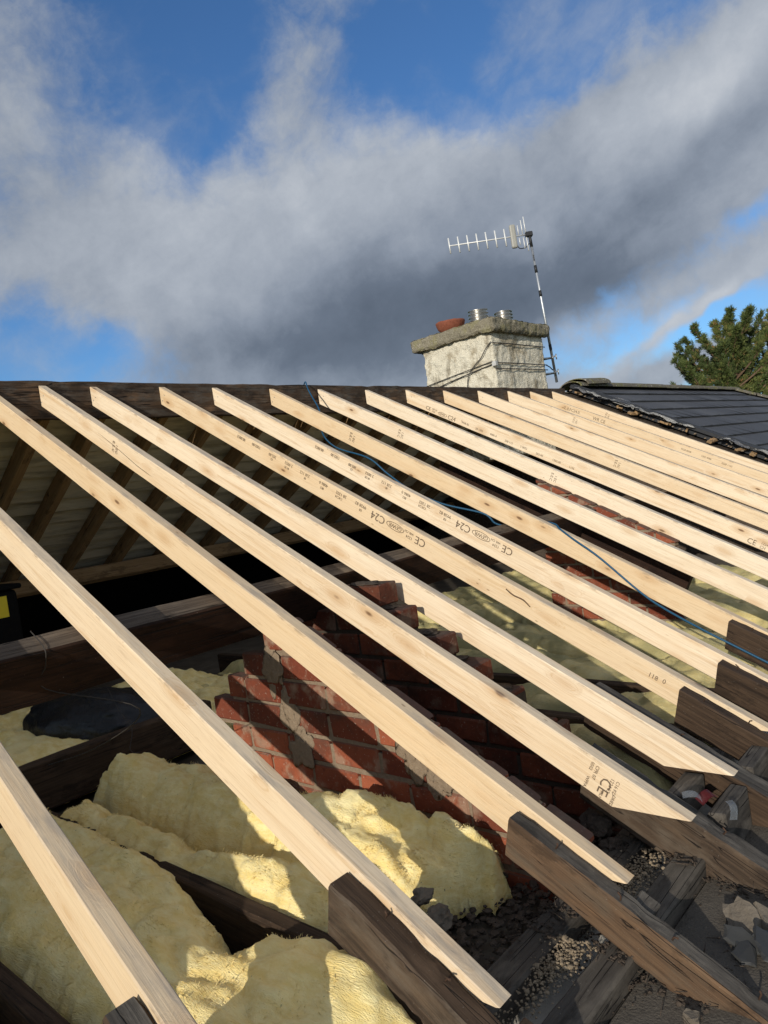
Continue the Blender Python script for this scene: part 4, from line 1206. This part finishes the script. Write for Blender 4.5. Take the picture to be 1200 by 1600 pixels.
# plumes: (sideways, height of the tip over the eye)
plumes = [(-2.25, 3.55), (-1.75, 4.15), (-1.35, 4.72), (-.75, 4.35), (-.25, 4.85), (.15, 5.15), (.65, 4.95), (1.1, 4.4), (1.5, 4.85), (2.0, 5.0), (2.4, 4.3), (2.9, 4.6),
          (-1.7, 2.9), (-1.0, 3.4), (-.4, 3.6), (.3, 3.9), (.9, 3.5), (1.6, 3.7), (2.3, 3.3), (3.1, 3.6), (-2.3, 2.6), (-.6, 2.7), (.2, 3.0), (1.2, 2.8), (2.0, 2.6), (3.3, 2.7)]
for rep_ in range(3):
    for (sd, zt) in plumes:
        dep = rg.uniform(-1.3, 1.3) if rep_ else rg.uniform(-.5, .5)
        if rep_: sd, zt = sd * .92 + rg.uniform(-.3, .3), zt - rg.uniform(.2, .7)
        zt -= .28
        tip = Vector((base.x, base.y, 0)) + vr * sd + vf * dep + Vector((0, 0, zt))
        z0 = zt - .7 - .55 * abs(sd) - rg.uniform(.2, .6)
        o0 = Vector((base.x, base.y, z0))
        mid = o0.lerp(tip, .55) - Vector((0, 0, .25 * abs(sd) * .6))
        P = spline([o0, mid, tip], 5)
        n = len(P)
        add_tube(bmT, P, [.055 * (1 - .85 * j / (n - 1)) for j in range(n)], 5)
        q0 = rg.uniform(.1, .6)
        for j in range(3, n):
            for r_ in range(4):
                side = Vector([rg.gauss(0, 1) for _ in range(3)]).normalized(); side.z = abs(side.z) * .8
                axis = (P[j] - P[j - 1]).normalized()
                L = rg.uniform(.14, .42) * (1.15 - .55 * j / (n - 1))
                tp = P[j] + (side * .8 + axis * .6).normalized() * L
                add_tube(bmT, [P[j], tp], [.012, .004], 4, False)
                q = q0 + rg.uniform(-.15, .3)
                for s_ in range(6):
                    f = .2 + .8 * s_ / 5
                    d = ((tp - P[j]).normalized() * .7 + axis * .5 + Vector((0, 0, .4))).normalized()
                    tuft(P[j].lerp(tp, f) + Vector([rg.gauss(0, .03) for _ in range(3)]), d, rg.uniform(.09, .17), q if rg.random() > .04 else 1)
obj('trunk', bmT, M['bark'], t)
bmesh_c = obj('crown', bmC, M['needles'], t)

# ------------------------------------------------------------------ sun, sky and clouds
sv = Vector((1, 0, 0)) + UU * .10 - NN * .45           # the way sunlight travels
sv.normalize()
sun = bpy.data.lights.new('sun', 'SUN'); sun.energy = 4.05; sun.angle = R(.53); sun.color = (1.0, .935, .84)
so = bpy.data.objects.new('sun', sun); C.objects.link(so)
so.rotation_euler = sv.to_track_quat('-Z', 'Y').to_euler()
el = math.asin(-sv.z); azs = math.atan2(-sv.x, -sv.y)   # bearing of the sun from +Y towards +X

w = bpy.data.worlds.new('World'); bpy.context.scene.world = w; w.use_nodes = True
nt = w.node_tree; nt.nodes.clear(); g = G(nt)
out = g.n('ShaderNodeOutputWorld'); bg = g.n('ShaderNodeBackground'); nt.links.new(bg.outputs[0], out.inputs[0])
SKY = .10
bg.inputs['Strength'].default_value = SKY
sky = g.n('ShaderNodeTexSky', sky_type='NISHITA', sun_disc=False)
sky.sun_elevation = el; sky.sun_rotation = azs; sky.air_density = 1.0; sky.dust_density = .3; sky.ozone_density = 2.2; sky.altitude = 50
d = g.coord('Generated')
x, y, z = g.sep(d)
az = g.math('ARCTAN2', x, y) * 57.2958
elv = g.math('ARCSINE', z) * 57.2958
zc = g.math('MAXIMUM', z, .06)
cv = g.n('ShaderNodeCombineXYZ'); g.put(cv.inputs[0], x / (zc + .12)); g.put(cv.inputs[1], y / (zc + .12)); g.put(cv.inputs[2], 0.0)
pl = Val(g, cv.outputs[0])
wn = g.sep(g.noise(d, 5.5, 4, .55, col=True))
wx, wy = (wn[0] - .5) * 9, (wn[1] - .5) * 6
azw, elw = az + wx, elv + wy
def blob(a0, e0, ra, re, rot, amp):
    c, s = math.cos(R(rot)), math.sin(R(rot))
    da, de = azw - a0, elw - e0
    p = (da * c + de * s) / ra; q = (de * c - da * s) / re
    return g.math('EXPONENT', (p * p + q * q) * -1) * amp
def total(items, start):
    v = start
    for it in items: v = blob(*it) + v
    return v
c26, s26 = math.cos(R(24)), math.sin(R(24))
sx, sy = (az * c26 + elv * s26) / 11 + wx * .09, (elv * c26 - az * s26) / 6.5 + wy * .12
scv = g.n('ShaderNodeCombineXYZ'); g.put(scv.inputs[0], sx); g.put(scv.inputs[1], sy); g.put(scv.inputs[2], 3.7)
streak = g.noise(Val(g, scv.outputs[0]), 1, 7, .6, .3)
puff = g.noise(g.vadd(d, g.vscale(g.noise(d, 14, 3, .5, col=True), .05)), 10, 9, .62)
# cover: where cloud stands
cover = total([
    (50, 19, 22, 6.5, 8, 1.25), (25, 31.5, 8, 8, 0, .40), (62, 16, 20, 5.5, 18, .95), (72, 20, 18, 4.6, 22, .95), (27, 21, 12, 5, 0, .7), (46, 29, 5, 7, -55, .6), (58, 33.5, 10, 3, 0, .2), (20, 28, 8, 6, 0, .3),
    (75, 11.8, 9, 1.8, 14, .75), (45, 11, 14, 4, 0, .8), (66, 5.4, 13, 2.4, 6, 1.0), (77, 15, 8, 3, 15, .3), (35, 14.5, 8, 4, 10, .4), (71.5, 9.4, 6, .45, 24, .75), (80, 29, 7, 4, 20, .25),
    (37.5, 29.5, 4, 3.6, 20, -.42), (61, 29, 7, 4.5, 0, -.85), (26, 13, 8, 2.5, 0, -.72), (71, 8.6, 8, 1.5, 12, -.42), (79, 15.4, 4, .9, 24, -.45)], 0.0)
cover = cover + (streak - .5) * 1.05 + (puff - .5) * 1.1 + (g.noise(d, 34, 8, .68, .6) - .5) * .45
back = g.smooth(g.math('ABSOLUTE', az - 51), 34, 60)     # unseen rest of the sky: broken cloud, made brighter to fill the loft
cover = cover + back * .55
alpha = g.math('MAXIMUM', g.smooth(cover, .06, .92), g.smooth(streak * .6 + puff * .4, .42, .72) * .52)
# shade: how bright the cloud is, grey bases and sunlit tops
sh = total([
    (52, 13.5, 13, 4.2, 4, -.36), (59, 15.0, 9, 3.0, 8, -.17), (43, 12.0, 9, 2.6, 0, -.20), (70, 17.3, 11, 2.0, 20, -.13), (65, 12.6, 8, 1.8, 8, -.24), (72, 5, 12, 2.4, 0, .02), (28, 31, 12, 8, 0, -.04),
    (38, 22, 11, 4.2, 8, .16), (50, 24.5, 9, 3.6, 10, .14), (73, 23.0, 12, 2.6, 22, .26), (75, 12.6, 7, 1.5, 14, .16), (66, 10.0, 5, .9, 20, .10), (35, 16.5, 6, 2.6, 10, .08), (31, 13.8, 4, 1.4, 20, .12), (71, 9.2, 8, .8, 22, .3), (26, 20, 7, 3, 0, .02)], .52)
fine_ = g.noise(g.vadd(d, g.vscale(g.noise(d, 30, 4, .6, col=True), .03)), 26, 8, .66)
sh = (sh - .5) * .88 + .565 + (streak - .5) * .46 + (puff - .5) * .36 + (fine_ - .5) * .16 + (alpha - 1) * -.05
sh = sh + back * .30
cc = g.ramp(sh, [(.04, (.098, .120, .155)), (.28, (.145, .174, .222)), (.50, (.262, .300, .362)), (.76, (.430, .468, .525)), (1.0, (.62, .645, .68))])
lum = g.n('ShaderNodeVectorMath', operation='SCALE'); g.put(lum.inputs[0], cc); g.put(lum.inputs['Scale'], (back * .25 + 1.0) / SKY)
skyc = g.mix(1.0, Val(g, sky.outputs[0]), (.60, .92, 1.26), 'MULTIPLY')
colr = g.mix(alpha * .97, skyc, Val(g, lum.outputs[0]))
g.put(bg.inputs['Color'], colr)

# ------------------------------------------------------------------ camera
cam = bpy.data.cameras.new('camera'); co = bpy.data.objects.new('camera', cam); C.objects.link(co)
Mc = Matrix(((0.665, -0.117, 0.738), (-0.733, 0.089, 0.675), (-0.144, -0.989, -0.026)))   # columns: right, down, forward
right = Vector((Mc[0][0], Mc[1][0], Mc[2][0])); down = Vector((Mc[0][1], Mc[1][1], Mc[2][1]))
fwd = Vector((0.73757, 0.67515, -0.02635)).normalized()
right = (right - fwd * right.dot(fwd)).normalized(); upv = right.cross(fwd)
m4 = Matrix((right, upv, -fwd)).transposed().to_4x4()
co.matrix_world = m4
cam.sensor_fit = 'VERTICAL'; cam.sensor_height = 36; cam.lens = 1135.43 / 1600 * 36
cam.clip_start = .02; cam.clip_end = 2000
sc = bpy.context.scene; sc.camera = co
sc.render.resolution_x, sc.render.resolution_y = 768, 1024
sc.render.engine = 'CYCLES'
sc.view_settings.view_transform = 'Standard'; sc.view_settings.look = 'None'
sc.view_settings.exposure = 0; sc.view_settings.gamma = 1
